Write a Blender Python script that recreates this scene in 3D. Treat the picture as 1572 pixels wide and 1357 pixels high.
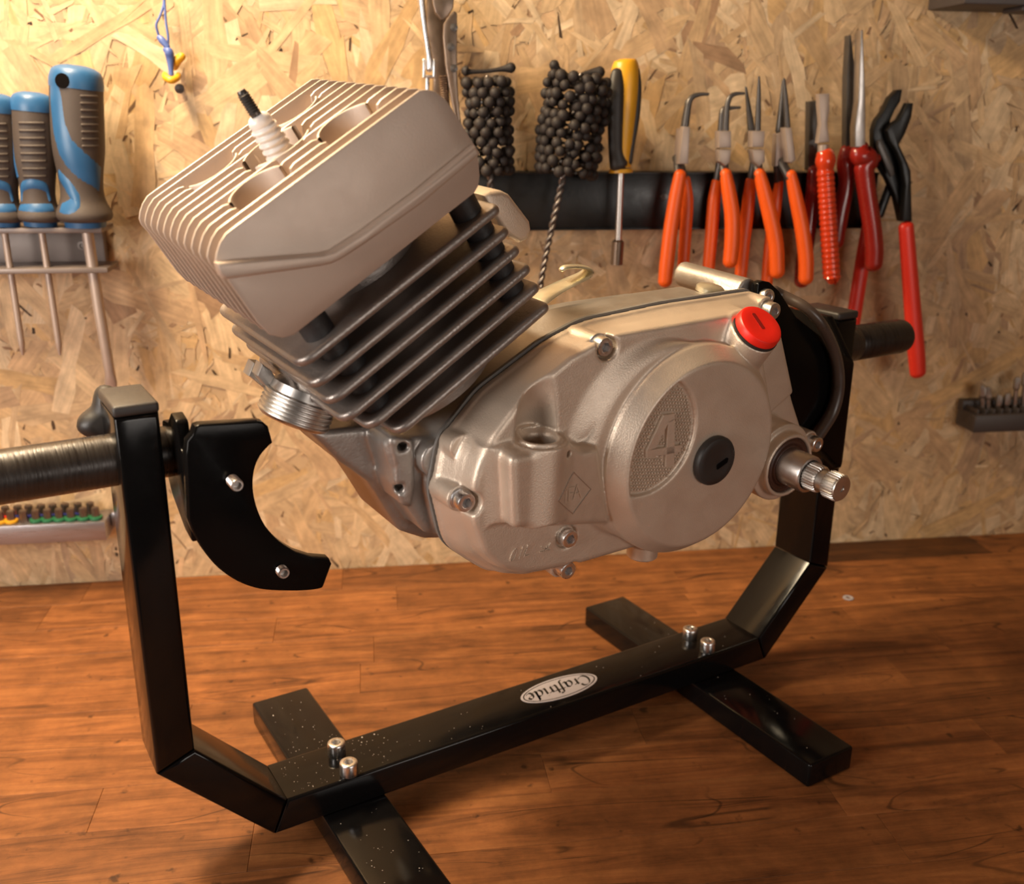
import bpy, bmesh, math, random
import numpy as np
from mathutils import Matrix, Vector

for o in list(bpy.data.objects):
    bpy.data.objects.remove(o)
scene = bpy.context.scene
COL = scene.collection
RNG = random.Random(7)

# ------------------------------------------------------------------ frames
# World: x along the back wall, y towards it, z up (floor at 0, worktop at 0.9).
# Stand frame S: x along the cross bar, y across it. Engine frame E: y along the crank axis.
BZ = 0.90
WALL_Y = 0.4303
YAW = math.radians(22.963)
MW = Matrix.Identity(4)
MS = Matrix.Translation((0, 0, BZ)) @ Matrix.Rotation(YAW, 4, 'Z')
F_PX = 1522.417
CAM_S = np.array([-0.07298, -0.49090, 0.42782])
PITCH, HEAD, ROLL = 0.31722, 0.54521, 0.00923
_f = np.array([math.sin(HEAD) * math.cos(PITCH), math.cos(HEAD) * math.cos(PITCH), -math.sin(PITCH)])
_r0 = np.array([math.cos(HEAD), -math.sin(HEAD), 0.0])
_u0 = np.cross(_r0, _f)
_r = math.cos(ROLL) * _r0 + math.sin(ROLL) * _u0
_u = -math.sin(ROLL) * _r0 + math.cos(ROLL) * _u0
E_O = np.array([0.31362, -0.08, 0.23670])
E_X = np.array([0.998757, 0.049853, 0.0])
E_Y = np.array([-0.049759, 0.996871, 0.061416])
E_Z = np.array([0.003062, -0.061339, 0.998112])
ME = MS @ Matrix(((E_X[0], E_Y[0], E_Z[0], E_O[0]), (E_X[1], E_Y[1], E_Z[1], E_O[1]),
                  (E_X[2], E_Y[2], E_Z[2], E_O[2]), (0, 0, 0, 1)))

# ------------------------------------------------------------------ camera, light, exposure
cd = bpy.data.cameras.new('camera')
cam = bpy.data.objects.new('camera', cd)
COL.objects.link(cam)
cd.sensor_fit = 'HORIZONTAL'
cd.sensor_width = 36.0
cd.lens = F_PX / 1572 * 36.0
cd.clip_start = 0.02
Rm = Matrix(((_r[0], _u[0], -_f[0], CAM_S[0]), (_r[1], _u[1], -_f[1], CAM_S[1]),
             (_r[2], _u[2], -_f[2], CAM_S[2]), (0, 0, 0, 1)))
cam.matrix_world = MS @ Rm
cd.dof.use_dof = True
cd.dof.focus_distance = 0.58
cd.dof.aperture_fstop = 9.0
scene.camera = cam

world = bpy.data.worlds.new('room_air')
scene.world = world
world.use_nodes = True
bg = world.node_tree.nodes['Background']
bg.inputs[0].default_value = (0.9, 0.78, 0.68, 1)
bg.inputs[1].default_value = 0.035

def area(name, loc, target, sx, sy, power, color):
    ld = bpy.data.lights.new(name, 'AREA')
    ld.shape = 'RECTANGLE'; ld.size = sx; ld.size_y = sy
    ld.energy = power; ld.color = color
    o = bpy.data.objects.new(name, ld)
    COL.objects.link(o)
    o.location = loc
    o.rotation_euler = (Vector(target) - Vector(loc)).to_track_quat('-Z', 'Y').to_euler()
    return o

area('bench_lamp', (-0.24, 0.16, BZ + 0.92), (0.06, 0.10, BZ), 0.45, 0.12, 15.5, (1.0, 0.785, 0.51))
area('room_lamp', (-0.62, -0.45, BZ + 0.45), (0.10, 0.30, BZ + 0.30), 0.45, 0.4, 7.5, (1.0, 0.92, 0.84))
area('front_right_fill', (0.95, -1.25, BZ + 0.34), (0.28, 0.12, BZ + 0.30), 0.7, 0.4, 4.8, (1.0, 0.90, 0.81))  # added soft fill to brighten the engine's front faces, not a window

scene.view_settings.view_transform = 'Standard'
scene.view_settings.look = 'None'
scene.view_settings.exposure = 0.08
scene.view_settings.gamma = 1.0
scene.view_settings.use_curve_mapping = False

# ------------------------------------------------------------------ rays from measured points onto real planes
def ray(px, py):
    return _f + _r * (px - 786) / F_PX - _u * (py - 678.5) / F_PX

def on_plane(px, py, n, d):
    n = np.asarray(n, float)
    v = ray(px, py)
    return CAM_S + v * ((d - CAM_S @ n) / (v @ n))

def eo(px, py, y):
    """point of the engine plane y (mm) -> (x, z) in mm in the engine frame"""
    p = on_plane(px, py, E_Y, E_Y @ E_O + y / 1000) - E_O
    return (float(p @ E_X) * 1000, float(p @ E_Z) * 1000)

def so(px, py, axis, val):
    n = [0, 0, 0]; n[axis] = 1
    return on_plane(px, py, n, val)

_wn = np.array([math.sin(YAW), math.cos(YAW), 0.0])
_wd = np.array([math.cos(YAW), -math.sin(YAW), 0.0])

def wo(px, py, off):
    """point hung `off` m in front of the back wall -> world xyz"""
    p = on_plane(px, py, _wn, WALL_Y - off)
    return Vector((float(p @ _wd), float(p @ _wn), float(p[2]) + BZ))

# ------------------------------------------------------------------ materials
def nt_new(name):
    m = bpy.data.materials.new(name)
    m.use_nodes = True
    nt = m.node_tree
    return m, nt, nt.nodes['Principled BSDF']

def N(nt, t, **kw):
    n = nt.nodes.new(t)
    for k, v in kw.items():
        setattr(n, k, v)
    return n

def mat(name, col, rough=0.5, metal=0.0, bump=0.0, bscale=800.0, var=0.0, vscale=40.0, rvar=0.0, coat=0.0, spec=0.5,
        stretch=None, trans=0.0):
    m, nt, b = nt_new(name)
    b.inputs['Base Color'].default_value = (*col, 1)
    b.inputs['Roughness'].default_value = rough
    b.inputs['Metallic'].default_value = metal
    b.inputs['Specular IOR Level'].default_value = spec
    b.inputs['Coat Weight'].default_value = coat
    b.inputs['Transmission Weight'].default_value = trans
    tc = N(nt, 'ShaderNodeTexCoord')
    vec = tc.outputs['Object']
    if stretch:
        mp = N(nt, 'ShaderNodeMapping')
        mp.inputs['Scale'].default_value = stretch
        nt.links.new(vec, mp.inputs[0]); vec = mp.outputs[0]
    if var or rvar:
        n = N(nt, 'ShaderNodeTexNoise')
        n.inputs['Scale'].default_value = vscale
        n.inputs['Detail'].default_value = 6
        n.inputs['Roughness'].default_value = 0.65
        nt.links.new(vec, n.inputs['Vector'])
        if var:
            mx = N(nt, 'ShaderNodeMix', data_type='RGBA')
            mx.inputs['A'].default_value = (*[c * (1 - var) for c in col], 1)
            mx.inputs['B'].default_value = (*[min(1, c * (1 + var)) for c in col], 1)
            nt.links.new(n.outputs['Fac'], mx.inputs['Factor'])
            nt.links.new(mx.outputs['Result'], b.inputs['Base Color'])
        if rvar:
            mr = N(nt, 'ShaderNodeMapRange')
            mr.inputs['From Min'].default_value = 0.3; mr.inputs['From Max'].default_value = 0.7
            mr.inputs['To Min'].default_value = max(0.02, rough - rvar); mr.inputs['To Max'].default_value = rough + rvar
            nt.links.new(n.outputs['Fac'], mr.inputs['Value'])
            nt.links.new(mr.outputs[0], b.inputs['Roughness'])
    if bump:
        n2 = N(nt, 'ShaderNodeTexNoise')
        n2.inputs['Scale'].default_value = bscale
        n2.inputs['Detail'].default_value = 3
        nt.links.new(vec, n2.inputs['Vector'])
        bp = N(nt, 'ShaderNodeBump')
        bp.inputs['Strength'].default_value = bump
        bp.inputs['Distance'].default_value = 0.0006
        nt.links.new(n2.outputs['Fac'], bp.inputs['Height'])
        nt.links.new(bp.outputs[0], b.inputs['Normal'])
    return m

M_CAST = mat('blasted_aluminium', (0.68, 0.57, 0.465), 0.47, 0.62, 0.30, 1300, 0.06, 60, 0.05)
M_HEAD = mat('raw_cast_head', (0.57, 0.465, 0.39), 0.52, 0.50, 0.10, 900, 0.09, 30, 0.06)
M_BARREL = mat('cast_barrel', (0.30, 0.265, 0.245), 0.42, 0.75, 0.35, 700, 0.14, 60, 0.08)
M_CRANK = mat('rough_crankcase', (0.40, 0.37, 0.345), 0.45, 0.75, 0.25, 600, 0.15, 50, 0.1)
M_MACH = mat('machined_aluminium', (0.60, 0.57, 0.54), 0.36, 1.0, 0.06, 900, 0.06, 60, 0.06)
M_CHROME = mat('zinc_screw', (0.80, 0.79, 0.79), 0.30, 1.0, 0.0, 500, 0.06, 300, 0.05)
M_STEEL = mat('bright_steel', (0.58, 0.54, 0.51), 0.36, 1.0, 0.05, 600, 0.08, 90, 0.08)
M_SATIN = mat('satin_steel', (0.46, 0.37, 0.32), 0.50, 0.60, 0.03, 900, 0.06, 90, 0.05)
M_DKSTEEL = mat('dark_steel', (0.10, 0.09, 0.085), 0.38, 0.6, 0.1, 900, 0.2, 90, 0.1)
M_BLACK = mat('gloss_black_paint', (0.0045, 0.004, 0.004), 0.13, 0.0, 0.02, 120, 0.2, 30, 0.05, spec=0.26)
M_PLATE = mat('black_plate_paint', (0.004, 0.0036, 0.0036), 0.20, 0.0, 0.05, 200, 0.2, 30, 0.05, spec=0.12)
M_CAP = mat('black_plastic_cap', (0.028, 0.023, 0.021), 0.52, 0.0, 0.15, 500, 0.2, 60, 0.08, spec=0.6)
M_RUBBER = mat('black_rubber', (0.022, 0.019, 0.018), 0.48, 0.0, 0.1, 400, 0.2, 60, 0.1)
M_DAMPER = mat('damper_rubber', (0.022, 0.02, 0.021), 0.55, 0.0, 0.3, 500, 0.5, 120, 0.1)
M_HOSE = mat('hose_rubber', (0.075, 0.052, 0.042), 0.34, 0.0, 0.05, 400, 0.2, 60, 0.1)
M_RED = mat('red_plastic', (0.80, 0.018, 0.008), 0.42, 0.0, 0.05, 500, 0.06, 60, 0.05)
M_CERAMIC = mat('white_ceramic', (0.82, 0.78, 0.75), 0.22, 0.0, 0.0)
M_GASKET = mat('grey_gasket', (0.17, 0.16, 0.15), 0.7, 0.0, 0.2, 800, 0.2, 80)
M_SEAL = mat('brown_seal_rubber', (0.060, 0.024, 0.016), 0.42, 0.0, 0.05, 500, 0.1, 60)
M_ZINC = mat('pale_zinc', (0.70, 0.66, 0.52), 0.34, 0.8, 0.05, 400, 0.15, 90, 0.1)
M_SHAFT = mat('scuffed_tube', (0.030, 0.024, 0.021), 0.33, 0.35, 0.25, 60, 0.5, 30, 0.14, stretch=(14, 1, 1))
M_WHITE = mat('white_vinyl', (0.42, 0.39, 0.42), 0.45)
M_INK = mat('black_ink', (0.012, 0.012, 0.012), 0.4)
M_GRIP = mat('grey_brown_rubber', (0.068, 0.050, 0.041), 0.62, 0.0, 0.2, 700, 0.15, 60)
M_BLUE = mat('blue_plastic', (0.026, 0.105, 0.245), 0.40, 0.0, 0.05, 300, 0.15, 40, 0.06)
M_RACK = mat('grey_rack_paint', (0.20, 0.16, 0.145), 0.45, 0.2, 0.1, 300, 0.1, 40, 0.08)
M_RAIL = mat('black_rail_paint', (0.006, 0.0055, 0.0055), 0.36, 0.0, 0.1, 300, 0.2, 40, 0.1)
M_ORANGE = mat('orange_dip', (0.86, 0.115, 0.010), 0.40, 0.0, 0.04, 300, 0.08, 40, 0.05)
M_DKRED = mat('dark_red_plastic', (0.26, 0.013, 0.008), 0.26, 0.0, 0.04, 300, 0.15, 40, 0.05, coat=0.3)
M_RED2 = mat('red_dip', (0.72, 0.035, 0.018), 0.36, 0.0, 0.04, 300, 0.06, 40, 0.05)
M_BALL = mat('abrasive_ball', (0.026, 0.020, 0.018), 0.6, 0.0, 0.4, 900, 0.3, 300, spec=0.3)
M_WIRE = mat('twisted_wire', (0.22, 0.19, 0.17), 0.4, 0.8, 0.1, 900, 0.2, 200)
M_YELLOW = mat('yellow_plastic', (0.70, 0.34, 0.015), 0.38, 0.0, 0.05, 300, 0.08, 60, 0.05)
M_BLACKGRIP = mat('black_grip', (0.028, 0.023, 0.02), 0.5, 0.0, 0.1, 500, 0.2, 60)
M_CORD = mat('blue_cord', (0.075, 0.12, 0.34), 0.45, 0.0, 0.1, 500, 0.1, 60)
M_BROWNSTEEL = mat('bronze_toned_steel', (0.20, 0.145, 0.11), 0.36, 0.8, 0.08, 400, 0.2, 60, 0.1)
M_GREEN = mat('green_ring', (0.02, 0.15, 0.06), 0.4)
M_NAVY = mat('blue_ring', (0.03, 0.04, 0.22), 0.4)
M_DKPLASTIC = mat('dark_grey_plastic', (0.055, 0.043, 0.04), 0.5, 0.0, 0.1, 400, 0.1, 60)
M_SILVERBAR = mat('brushed_bar', (0.36, 0.34, 0.36), 0.33, 0.85, 0.15, 60, 0.15, 20, 0.1, stretch=(1, 20, 20))
M_BACKER = mat('board_core', (0.52, 0.345, 0.19), 0.7, 0, 0.2, 80, 0.2, 60)
M_HOLE_SHADE = mat('hole_shade_black', (0.006, 0.005, 0.005), 0.9, spec=0.0)  # flat black painted for the shade inside holes and slots that are not cut
M_FLOOR = mat('concrete_floor', (0.16, 0.14, 0.12), 0.8, 0.0, 0.2, 20, 0.2, 5)

def osb_material():
    m, nt, b = nt_new('osb_strand')
    ca = N(nt, 'ShaderNodeVertexColor', layer_name='tint')
    uv = N(nt, 'ShaderNodeUVMap', uv_map='grain')
    mp = N(nt, 'ShaderNodeMapping'); mp.inputs['Scale'].default_value = (14, 330, 1)
    nt.links.new(uv.outputs[0], mp.inputs[0])
    n = N(nt, 'ShaderNodeTexNoise'); n.inputs['Scale'].default_value = 1.0; n.inputs['Detail'].default_value = 5
    n.inputs['Roughness'].default_value = 0.6
    nt.links.new(mp.outputs[0], n.inputs['Vector'])
    mp2 = N(nt, 'ShaderNodeMapping'); mp2.inputs['Scale'].default_value = (60, 110, 1)
    nt.links.new(uv.outputs[0], mp2.inputs[0])
    n2 = N(nt, 'ShaderNodeTexNoise'); n2.inputs['Scale'].default_value = 1.0; n2.inputs['Detail'].default_value = 4
    nt.links.new(mp2.outputs[0], n2.inputs['Vector'])
    r1 = N(nt, 'ShaderNodeMapRange'); r1.inputs['From Min'].default_value = 0.25; r1.inputs['From Max'].default_value = 0.75
    r1.inputs['To Min'].default_value = 0.80; r1.inputs['To Max'].default_value = 1.14
    nt.links.new(n.outputs['Fac'], r1.inputs['Value'])
    r2 = N(nt, 'ShaderNodeMapRange'); r2.inputs['From Min'].default_value = 0.3; r2.inputs['From Max'].default_value = 0.7
    r2.inputs['To Min'].default_value = 0.80; r2.inputs['To Max'].default_value = 1.12
    nt.links.new(n2.outputs['Fac'], r2.inputs['Value'])
    mu = N(nt, 'ShaderNodeMath', operation='MULTIPLY')
    nt.links.new(r1.outputs[0], mu.inputs[0]); nt.links.new(r2.outputs[0], mu.inputs[1])
    vm = N(nt, 'ShaderNodeVectorMath', operation='SCALE')
    nt.links.new(ca.outputs['Color'], vm.inputs[0]); nt.links.new(mu.outputs[0], vm.inputs['Scale'])
    geo = N(nt, 'ShaderNodeNewGeometry')
    n4 = N(nt, 'ShaderNodeTexNoise'); n4.inputs['Scale'].default_value = 55; n4.inputs['Detail'].default_value = 5; n4.inputs['Roughness'].default_value = 0.7
    nt.links.new(geo.outputs['Position'], n4.inputs['Vector'])
    r4 = N(nt, 'ShaderNodeMapRange'); r4.inputs['From Min'].default_value = 0.3; r4.inputs['From Max'].default_value = 0.7
    r4.inputs['To Min'].default_value = 0.80; r4.inputs['To Max'].default_value = 1.12
    nt.links.new(n4.outputs['Fac'], r4.inputs['Value'])
    vm2 = N(nt, 'ShaderNodeVectorMath', operation='SCALE')
    nt.links.new(vm.outputs[0], vm2.inputs[0]); nt.links.new(r4.outputs[0], vm2.inputs['Scale'])
    nt.links.new(vm2.outputs[0], b.inputs['Base Color'])
    b.inputs['Roughness'].default_value = 0.55
    b.inputs['Specular IOR Level'].default_value = 0.25
    bp = N(nt, 'ShaderNodeBump'); bp.inputs['Strength'].default_value = 0.3; bp.inputs['Distance'].default_value = 0.0005
    nt.links.new(n.outputs['Fac'], bp.inputs['Height']); nt.links.new(bp.outputs[0], b.inputs['Normal'])
    return m

M_OSB = osb_material()

def wood_material(name='oiled_worktop_wood', k_=1.0):
    m, nt, b = nt_new(name)
    geo = N(nt, 'ShaderNodeNewGeometry')
    oi = N(nt, 'ShaderNodeObjectInfo')
    off = N(nt, 'ShaderNodeMath', operation='MULTIPLY'); off.inputs[1].default_value = 37.0
    nt.links.new(oi.outputs['Random'], off.inputs[0])
    cx = N(nt, 'ShaderNodeCombineXYZ')
    nt.links.new(off.outputs[0], cx.inputs[0]); nt.links.new(off.outputs[0], cx.inputs[2])
    add = N(nt, 'ShaderNodeVectorMath', operation='ADD')
    nt.links.new(geo.outputs['Position'], add.inputs[0]); nt.links.new(cx.outputs[0], add.inputs[1])
    # long grain
    mp = N(nt, 'ShaderNodeMapping'); mp.inputs['Scale'].default_value = (5.5, 60, 40)
    nt.links.new(add.outputs[0], mp.inputs[0])
    n = N(nt, 'ShaderNodeTexNoise'); n.inputs['Scale'].default_value = 1.0; n.inputs['Detail'].default_value = 7
    n.inputs['Roughness'].default_value = 0.72; n.inputs['Distortion'].default_value = 1.1
    nt.links.new(mp.outputs[0], n.inputs['Vector'])
    cr = N(nt, 'ShaderNodeValToRGB')
    e = cr.color_ramp.elements
    e[0].position = 0.26; e[0].color = (0.072, 0.023, 0.007, 1)
    e[1].position = 0.82; e[1].color = (0.42, 0.165, 0.050, 1)
    k = e.new(0.52); k.color = (0.265, 0.094, 0.027, 1)
    nt.links.new(n.outputs['Fac'], cr.inputs[0])
    # stave tint
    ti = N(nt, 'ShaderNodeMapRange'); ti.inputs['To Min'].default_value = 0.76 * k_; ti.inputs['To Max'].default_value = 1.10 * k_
    nt.links.new(oi.outputs['Random'], ti.inputs['Value'])
    sc = N(nt, 'ShaderNodeVectorMath', operation='SCALE')
    nt.links.new(cr.outputs[0], sc.inputs[0]); nt.links.new(ti.outputs[0], sc.inputs['Scale'])
    # blotches of wear in world space
    n3 = N(nt, 'ShaderNodeTexNoise'); n3.inputs['Scale'].default_value = 34; n3.inputs['Detail'].default_value = 8
    n3.inputs['Roughness'].default_value = 0.7
    nt.links.new(geo.outputs['Position'], n3.inputs['Vector'])
    r3 = N(nt, 'ShaderNodeMapRange'); r3.inputs['From Min'].default_value = 0.32; r3.inputs['From Max'].default_value = 0.68
    r3.inputs['To Min'].default_value = 0.66; r3.inputs['To Max'].default_value = 1.18
    nt.links.new(n3.outputs['Fac'], r3.inputs['Value'])
    sc2 = N(nt, 'ShaderNodeVectorMath', operation='SCALE')
    nt.links.new(sc.outputs[0], sc2.inputs[0]); nt.links.new(r3.outputs[0], sc2.inputs['Scale'])
    # thin dark scratches: narrow bands of stretched, rotated noise
    prev = sc2.outputs[0]
    for ang, s1, s2, th, dk in ((0.95, 1.6, 13.0, 0.0034, 0.42), (-0.7, 2.0, 15.0, 0.0032, 0.5), (1.9, 4.0, 16.0, 0.0036, 0.48), (0.15, 2.0, 22.0, 0.004, 0.6)):
        mpr = N(nt, 'ShaderNodeMapping'); mpr.inputs['Rotation'].default_value = (0, 0, ang)
        mpr.inputs['Scale'].default_value = (s1, s2, 1)
        nt.links.new(geo.outputs['Position'], mpr.inputs[0])
        ns = N(nt, 'ShaderNodeTexNoise'); ns.inputs['Scale'].default_value = 1.0; ns.inputs['Detail'].default_value = 1.5
        nt.links.new(mpr.outputs[0], ns.inputs['Vector'])
        su = N(nt, 'ShaderNodeMath', operation='SUBTRACT'); su.inputs[1].default_value = 0.5
        nt.links.new(ns.outputs['Fac'], su.inputs[0])
        ab = N(nt, 'ShaderNodeMath', operation='ABSOLUTE'); nt.links.new(su.outputs[0], ab.inputs[0])
        rr = N(nt, 'ShaderNodeMapRange'); rr.inputs['From Min'].default_value = th * 0.3; rr.inputs['From Max'].default_value = th
        rr.inputs['To Min'].default_value = dk; rr.inputs['To Max'].default_value = 1.0
        nt.links.new(ab.outputs[0], rr.inputs['Value'])
        # only in patches
        npz = N(nt, 'ShaderNodeTexNoise'); npz.inputs['Scale'].default_value = 5 + 3 * s1
        nt.links.new(geo.outputs['Position'], npz.inputs['Vector'])
        rp = N(nt, 'ShaderNodeMapRange'); rp.inputs['From Min'].default_value = 0.50; rp.inputs['From Max'].default_value = 0.57
        nt.links.new(npz.outputs['Fac'], rp.inputs['Value'])
        mi = N(nt, 'ShaderNodeMix', data_type='FLOAT'); mi.inputs['A'].default_value = 1.0
        nt.links.new(rp.outputs[0], mi.inputs['Factor']); nt.links.new(rr.outputs[0], mi.inputs['B'])
        s4 = N(nt, 'ShaderNodeVectorMath', operation='SCALE')
        nt.links.new(prev, s4.inputs[0]); nt.links.new(mi.outputs['Result'], s4.inputs['Scale'])
        prev = s4.outputs[0]
    # small dark dents and spots
    n5 = N(nt, 'ShaderNodeTexNoise'); n5.inputs['Scale'].default_value = 70; n5.inputs['Detail'].default_value = 3
    nt.links.new(geo.outputs['Position'], n5.inputs['Vector'])
    r5 = N(nt, 'ShaderNodeMapRange'); r5.inputs['From Min'].default_value = 0.66; r5.inputs['From Max'].default_value = 0.74
    r5.inputs['To Min'].default_value = 1.0; r5.inputs['To Max'].default_value = 0.35
    nt.links.new(n5.outputs['Fac'], r5.inputs['Value'])
    s6 = N(nt, 'ShaderNodeVectorMath', operation='SCALE')
    nt.links.new(prev, s6.inputs[0]); nt.links.new(r5.outputs[0], s6.inputs['Scale'])
    nt.links.new(s6.outputs[0], b.inputs['Base Color'])
    rr = N(nt, 'ShaderNodeMapRange'); rr.inputs['To Min'].default_value = 0.42; rr.inputs['To Max'].default_value = 0.66
    nt.links.new(n3.outputs['Fac'], rr.inputs['Value']); nt.links.new(rr.outputs[0], b.inputs['Roughness'])
    b.inputs['Specular IOR Level'].default_value = 0.3
    bp = N(nt, 'ShaderNodeBump'); bp.inputs['Strength'].default_value = 0.25; bp.inputs['Distance'].default_value = 0.0008
    ad = N(nt, 'ShaderNodeMath', operation='ADD')
    nt.links.new(n.outputs['Fac'], ad.inputs[0]); nt.links.new(n3.outputs['Fac'], ad.inputs[1])
    nt.links.new(ad.outputs[0], bp.inputs['Height']); nt.links.new(bp.outputs[0], b.inputs['Normal'])
    return m

M_WOOD = wood_material()
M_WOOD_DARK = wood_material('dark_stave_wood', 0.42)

# ------------------------------------------------------------------ object helpers
WM = {}

def tag(o, label=None, cat=None, group=None, kind=None):
    if label: o['label'] = label
    if cat: o['category'] = cat
    if group: o['group'] = group
    if kind: o['kind'] = kind
    return o

def thing(name, label, cat, M, group=None):
    o = bpy.data.objects.new(name, None)
    o.empty_display_size = 0.02
    COL.objects.link(o)
    o.matrix_world = M
    WM[o.name] = M.copy()
    return tag(o, label, cat, group)

class MB:
    """verts and faces of one mesh, in the frame it is emitted with"""
    def __init__(s):
        s.v = []; s.f = []
    def add(s, v, f):
        b = len(s.v)
        s.v.extend([tuple(p) for p in v])
        s.f.extend([tuple(i + b for i in q) for q in f])
        return s

def emit(name, mb, material, parent=None, M=MW, smooth=35.0, label=None, cat=None, group=None, kind=None, scale=1.0):
    vs = [Vector(p) * scale for p in mb.v]
    if parent is not None:
        T = WM[parent.name].inverted() @ M
        wm = WM[parent.name]
        vs = [T @ p for p in vs]
        base = None
    else:
        vs = [M @ p for p in vs]
        xs = [p.x for p in vs]; ys = [p.y for p in vs]; zs = [p.z for p in vs]
        base = Vector(((min(xs) + max(xs)) / 2, (min(ys) + max(ys)) / 2, min(zs)))
        vs = [p - base for p in vs]
        wm = Matrix.Translation(base)
    me = bpy.data.meshes.new(name)
    me.from_pydata([tuple(p) for p in vs], [], mb.f)
    me.update()
    bm = bmesh.new(); bm.from_mesh(me)
    bmesh.ops.recalc_face_normals(bm, faces=bm.faces)
    bm.to_mesh(me); bm.free()
    if smooth is not None:
        me.shade_smooth()
        if smooth < 179:
            me.set_sharp_from_angle(angle=math.radians(smooth))
    me.materials.append(material)
    o = bpy.data.objects.new(name, me)
    COL.objects.link(o)
    if parent is not None:
        o.parent = parent
        o.matrix_parent_inverse = Matrix.Identity(4)
    else:
        o.location = base
    WM[o.name] = wm
    return tag(o, label, cat, group, kind)

def emit_np(name, V, F, material, parent, M, smooth=179):
    """fast path for numpy meshes"""
    T = np.array(WM[parent.name].inverted() @ M)
    V = V @ T[:3, :3].T + T[:3, 3]
    me = bpy.data.meshes.new(name)
    me.vertices.add(len(V)); me.vertices.foreach_set('co', V.astype(np.float32).ravel())
    nF = len(F)
    me.loops.add(nF * 4); me.loops.foreach_set('vertex_index', F.astype(np.int32).ravel())
    me.polygons.add(nF)
    me.polygons.foreach_set('loop_start', np.arange(0, nF * 4, 4, dtype=np.int32))
    me.update(calc_edges=True)
    me.validate()
    me.shade_smooth()
    me.materials.append(material)
    o = bpy.data.objects.new(name, me)
    COL.objects.link(o)
    o.parent = parent
    WM[o.name] = WM[parent.name]
    return o

def copy_part(src, parent, loc):
    c = src.copy()
    COL.objects.link(c)
    c.parent = parent
    c.location = loc
    WM[c.name] = WM[parent.name] @ Matrix.Translation(loc)
    return c

# ------------------------------------------------------------------ shape helpers
def basis(d):
    d = Vector(d).normalized()
    a = Vector((0, 0, 1)) if abs(d.z) < 0.9 else Vector((1, 0, 0))
    x = a.cross(d).normalized()
    return x, d.cross(x).normalized(), d

def lathe(mb, c, d, prof, seg=32, phase=0.0, rmod=None):
    """prof: list of (r, h) along axis d from point c"""
    x, y, z = basis(d)
    c = Vector(c)
    b = len(mb.v)
    for r, h in prof:
        for i in range(seg):
            a = 2 * math.pi * i / seg + phase
            q = r * (rmod(i) if (rmod and r > 1e-6) else 1.0)
            mb.v.append(tuple(c + z * h + x * (math.cos(a) * q) + y * (math.sin(a) * q)))
    for k in range(len(prof) - 1):
        for i in range(seg):
            j = (i + 1) % seg
            mb.f.append((b + k * seg + i, b + k * seg + j, b + (k + 1) * seg + j, b + (k + 1) * seg + i))
    if prof[0][0] > 1e-6: mb.f.append(tuple(b + i for i in range(seg))[::-1])
    n = b + (len(prof) - 1) * seg
    if prof[-1][0] > 1e-6: mb.f.append(tuple(n + i for i in range(seg)))
    return mb

def smooth_path(pts, n=6):
    P = [Vector(p) for p in pts]
    out = []
    for i in range(len(P) - 1):
        p0 = P[max(i - 1, 0)]; p1 = P[i]; p2 = P[i + 1]; p3 = P[min(i + 2, len(P) - 1)]
        for k in range(n):
            t = k / n
            out.append(0.5 * ((2 * p1) + (p2 - p0) * t + (2 * p0 - 5 * p1 + 4 * p2 - p3) * t * t + (3 * p1 - p0 - 3 * p2 + p3) * t ** 3))
    out.append(P[-1])
    return out

def tube(mb, pts, rad, seg=14, up=(0, 1, 0), flat=1.0, smooth=0, round_ends=True):
    """swept round / elliptical tube; rad: number or list; flat scales the radius along `up`"""
    if not isinstance(rad, (list, tuple)): rad = [rad] * len(pts)
    if not isinstance(flat, (list, tuple)): flat = [flat] * len(pts)
    if smooth:
        q = smooth_path([(*p, ) for p in pts], smooth)
        rr = smooth_path([(r, f, 0) for r, f in zip(rad, flat)], smooth)
        pts = q; rad = [r.x for r in rr]; flat = [r.y for r in rr]
    P = [Vector(p) for p in pts]
    up = Vector(up)
    rings = []
    n = len(P)
    tang = []
    for i in range(n):
        t = (P[min(i + 1, n - 1)] - P[max(i - 1, 0)])
        tang.append(t.normalized() if t.length > 1e-12 else Vector((0, 0, 1)))
    def ring(p, t, r, f):
        s = t.cross(up)
        s = s.normalized() if s.length > 1e-6 else Vector((1, 0, 0))
        w = s.cross(t).normalized()
        return [p + s * (math.cos(2 * math.pi * k / seg) * r) + w * (math.sin(2 * math.pi * k / seg) * r * f) for k in range(seg)]
    if round_ends:
        for a in (80, 50, 22):
            a = math.radians(a)
            rings.append(ring(P[0] - tang[0] * (math.sin(a) * rad[0] * min(1, flat[0])), tang[0], rad[0] * math.cos(a), flat[0]))
    for i in range(n):
        rings.append(ring(P[i], tang[i], rad[i], flat[i]))
    if round_ends:
        for a in (22, 50, 80):
            a = math.radians(a)
            rings.append(ring(P[-1] + tang[-1] * (math.sin(a) * rad[-1] * min(1, flat[-1])), tang[-1], rad[-1] * math.cos(a), flat[-1]))
    b = len(mb.v)
    for r in rings: mb.v.extend([tuple(p) for p in r])
    for k in range(len(rings) - 1):
        for i in range(seg):
            j = (i + 1) % seg
            mb.f.append((b + k * seg + i, b + k * seg + j, b + (k + 1) * seg + j, b + (k + 1) * seg + i))
    mb.f.append(tuple(b + i for i in range(seg))[::-1])
    e = b + (len(rings) - 1) * seg
    mb.f.append(tuple(e + i for i in range(seg)))
    return mb

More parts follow.
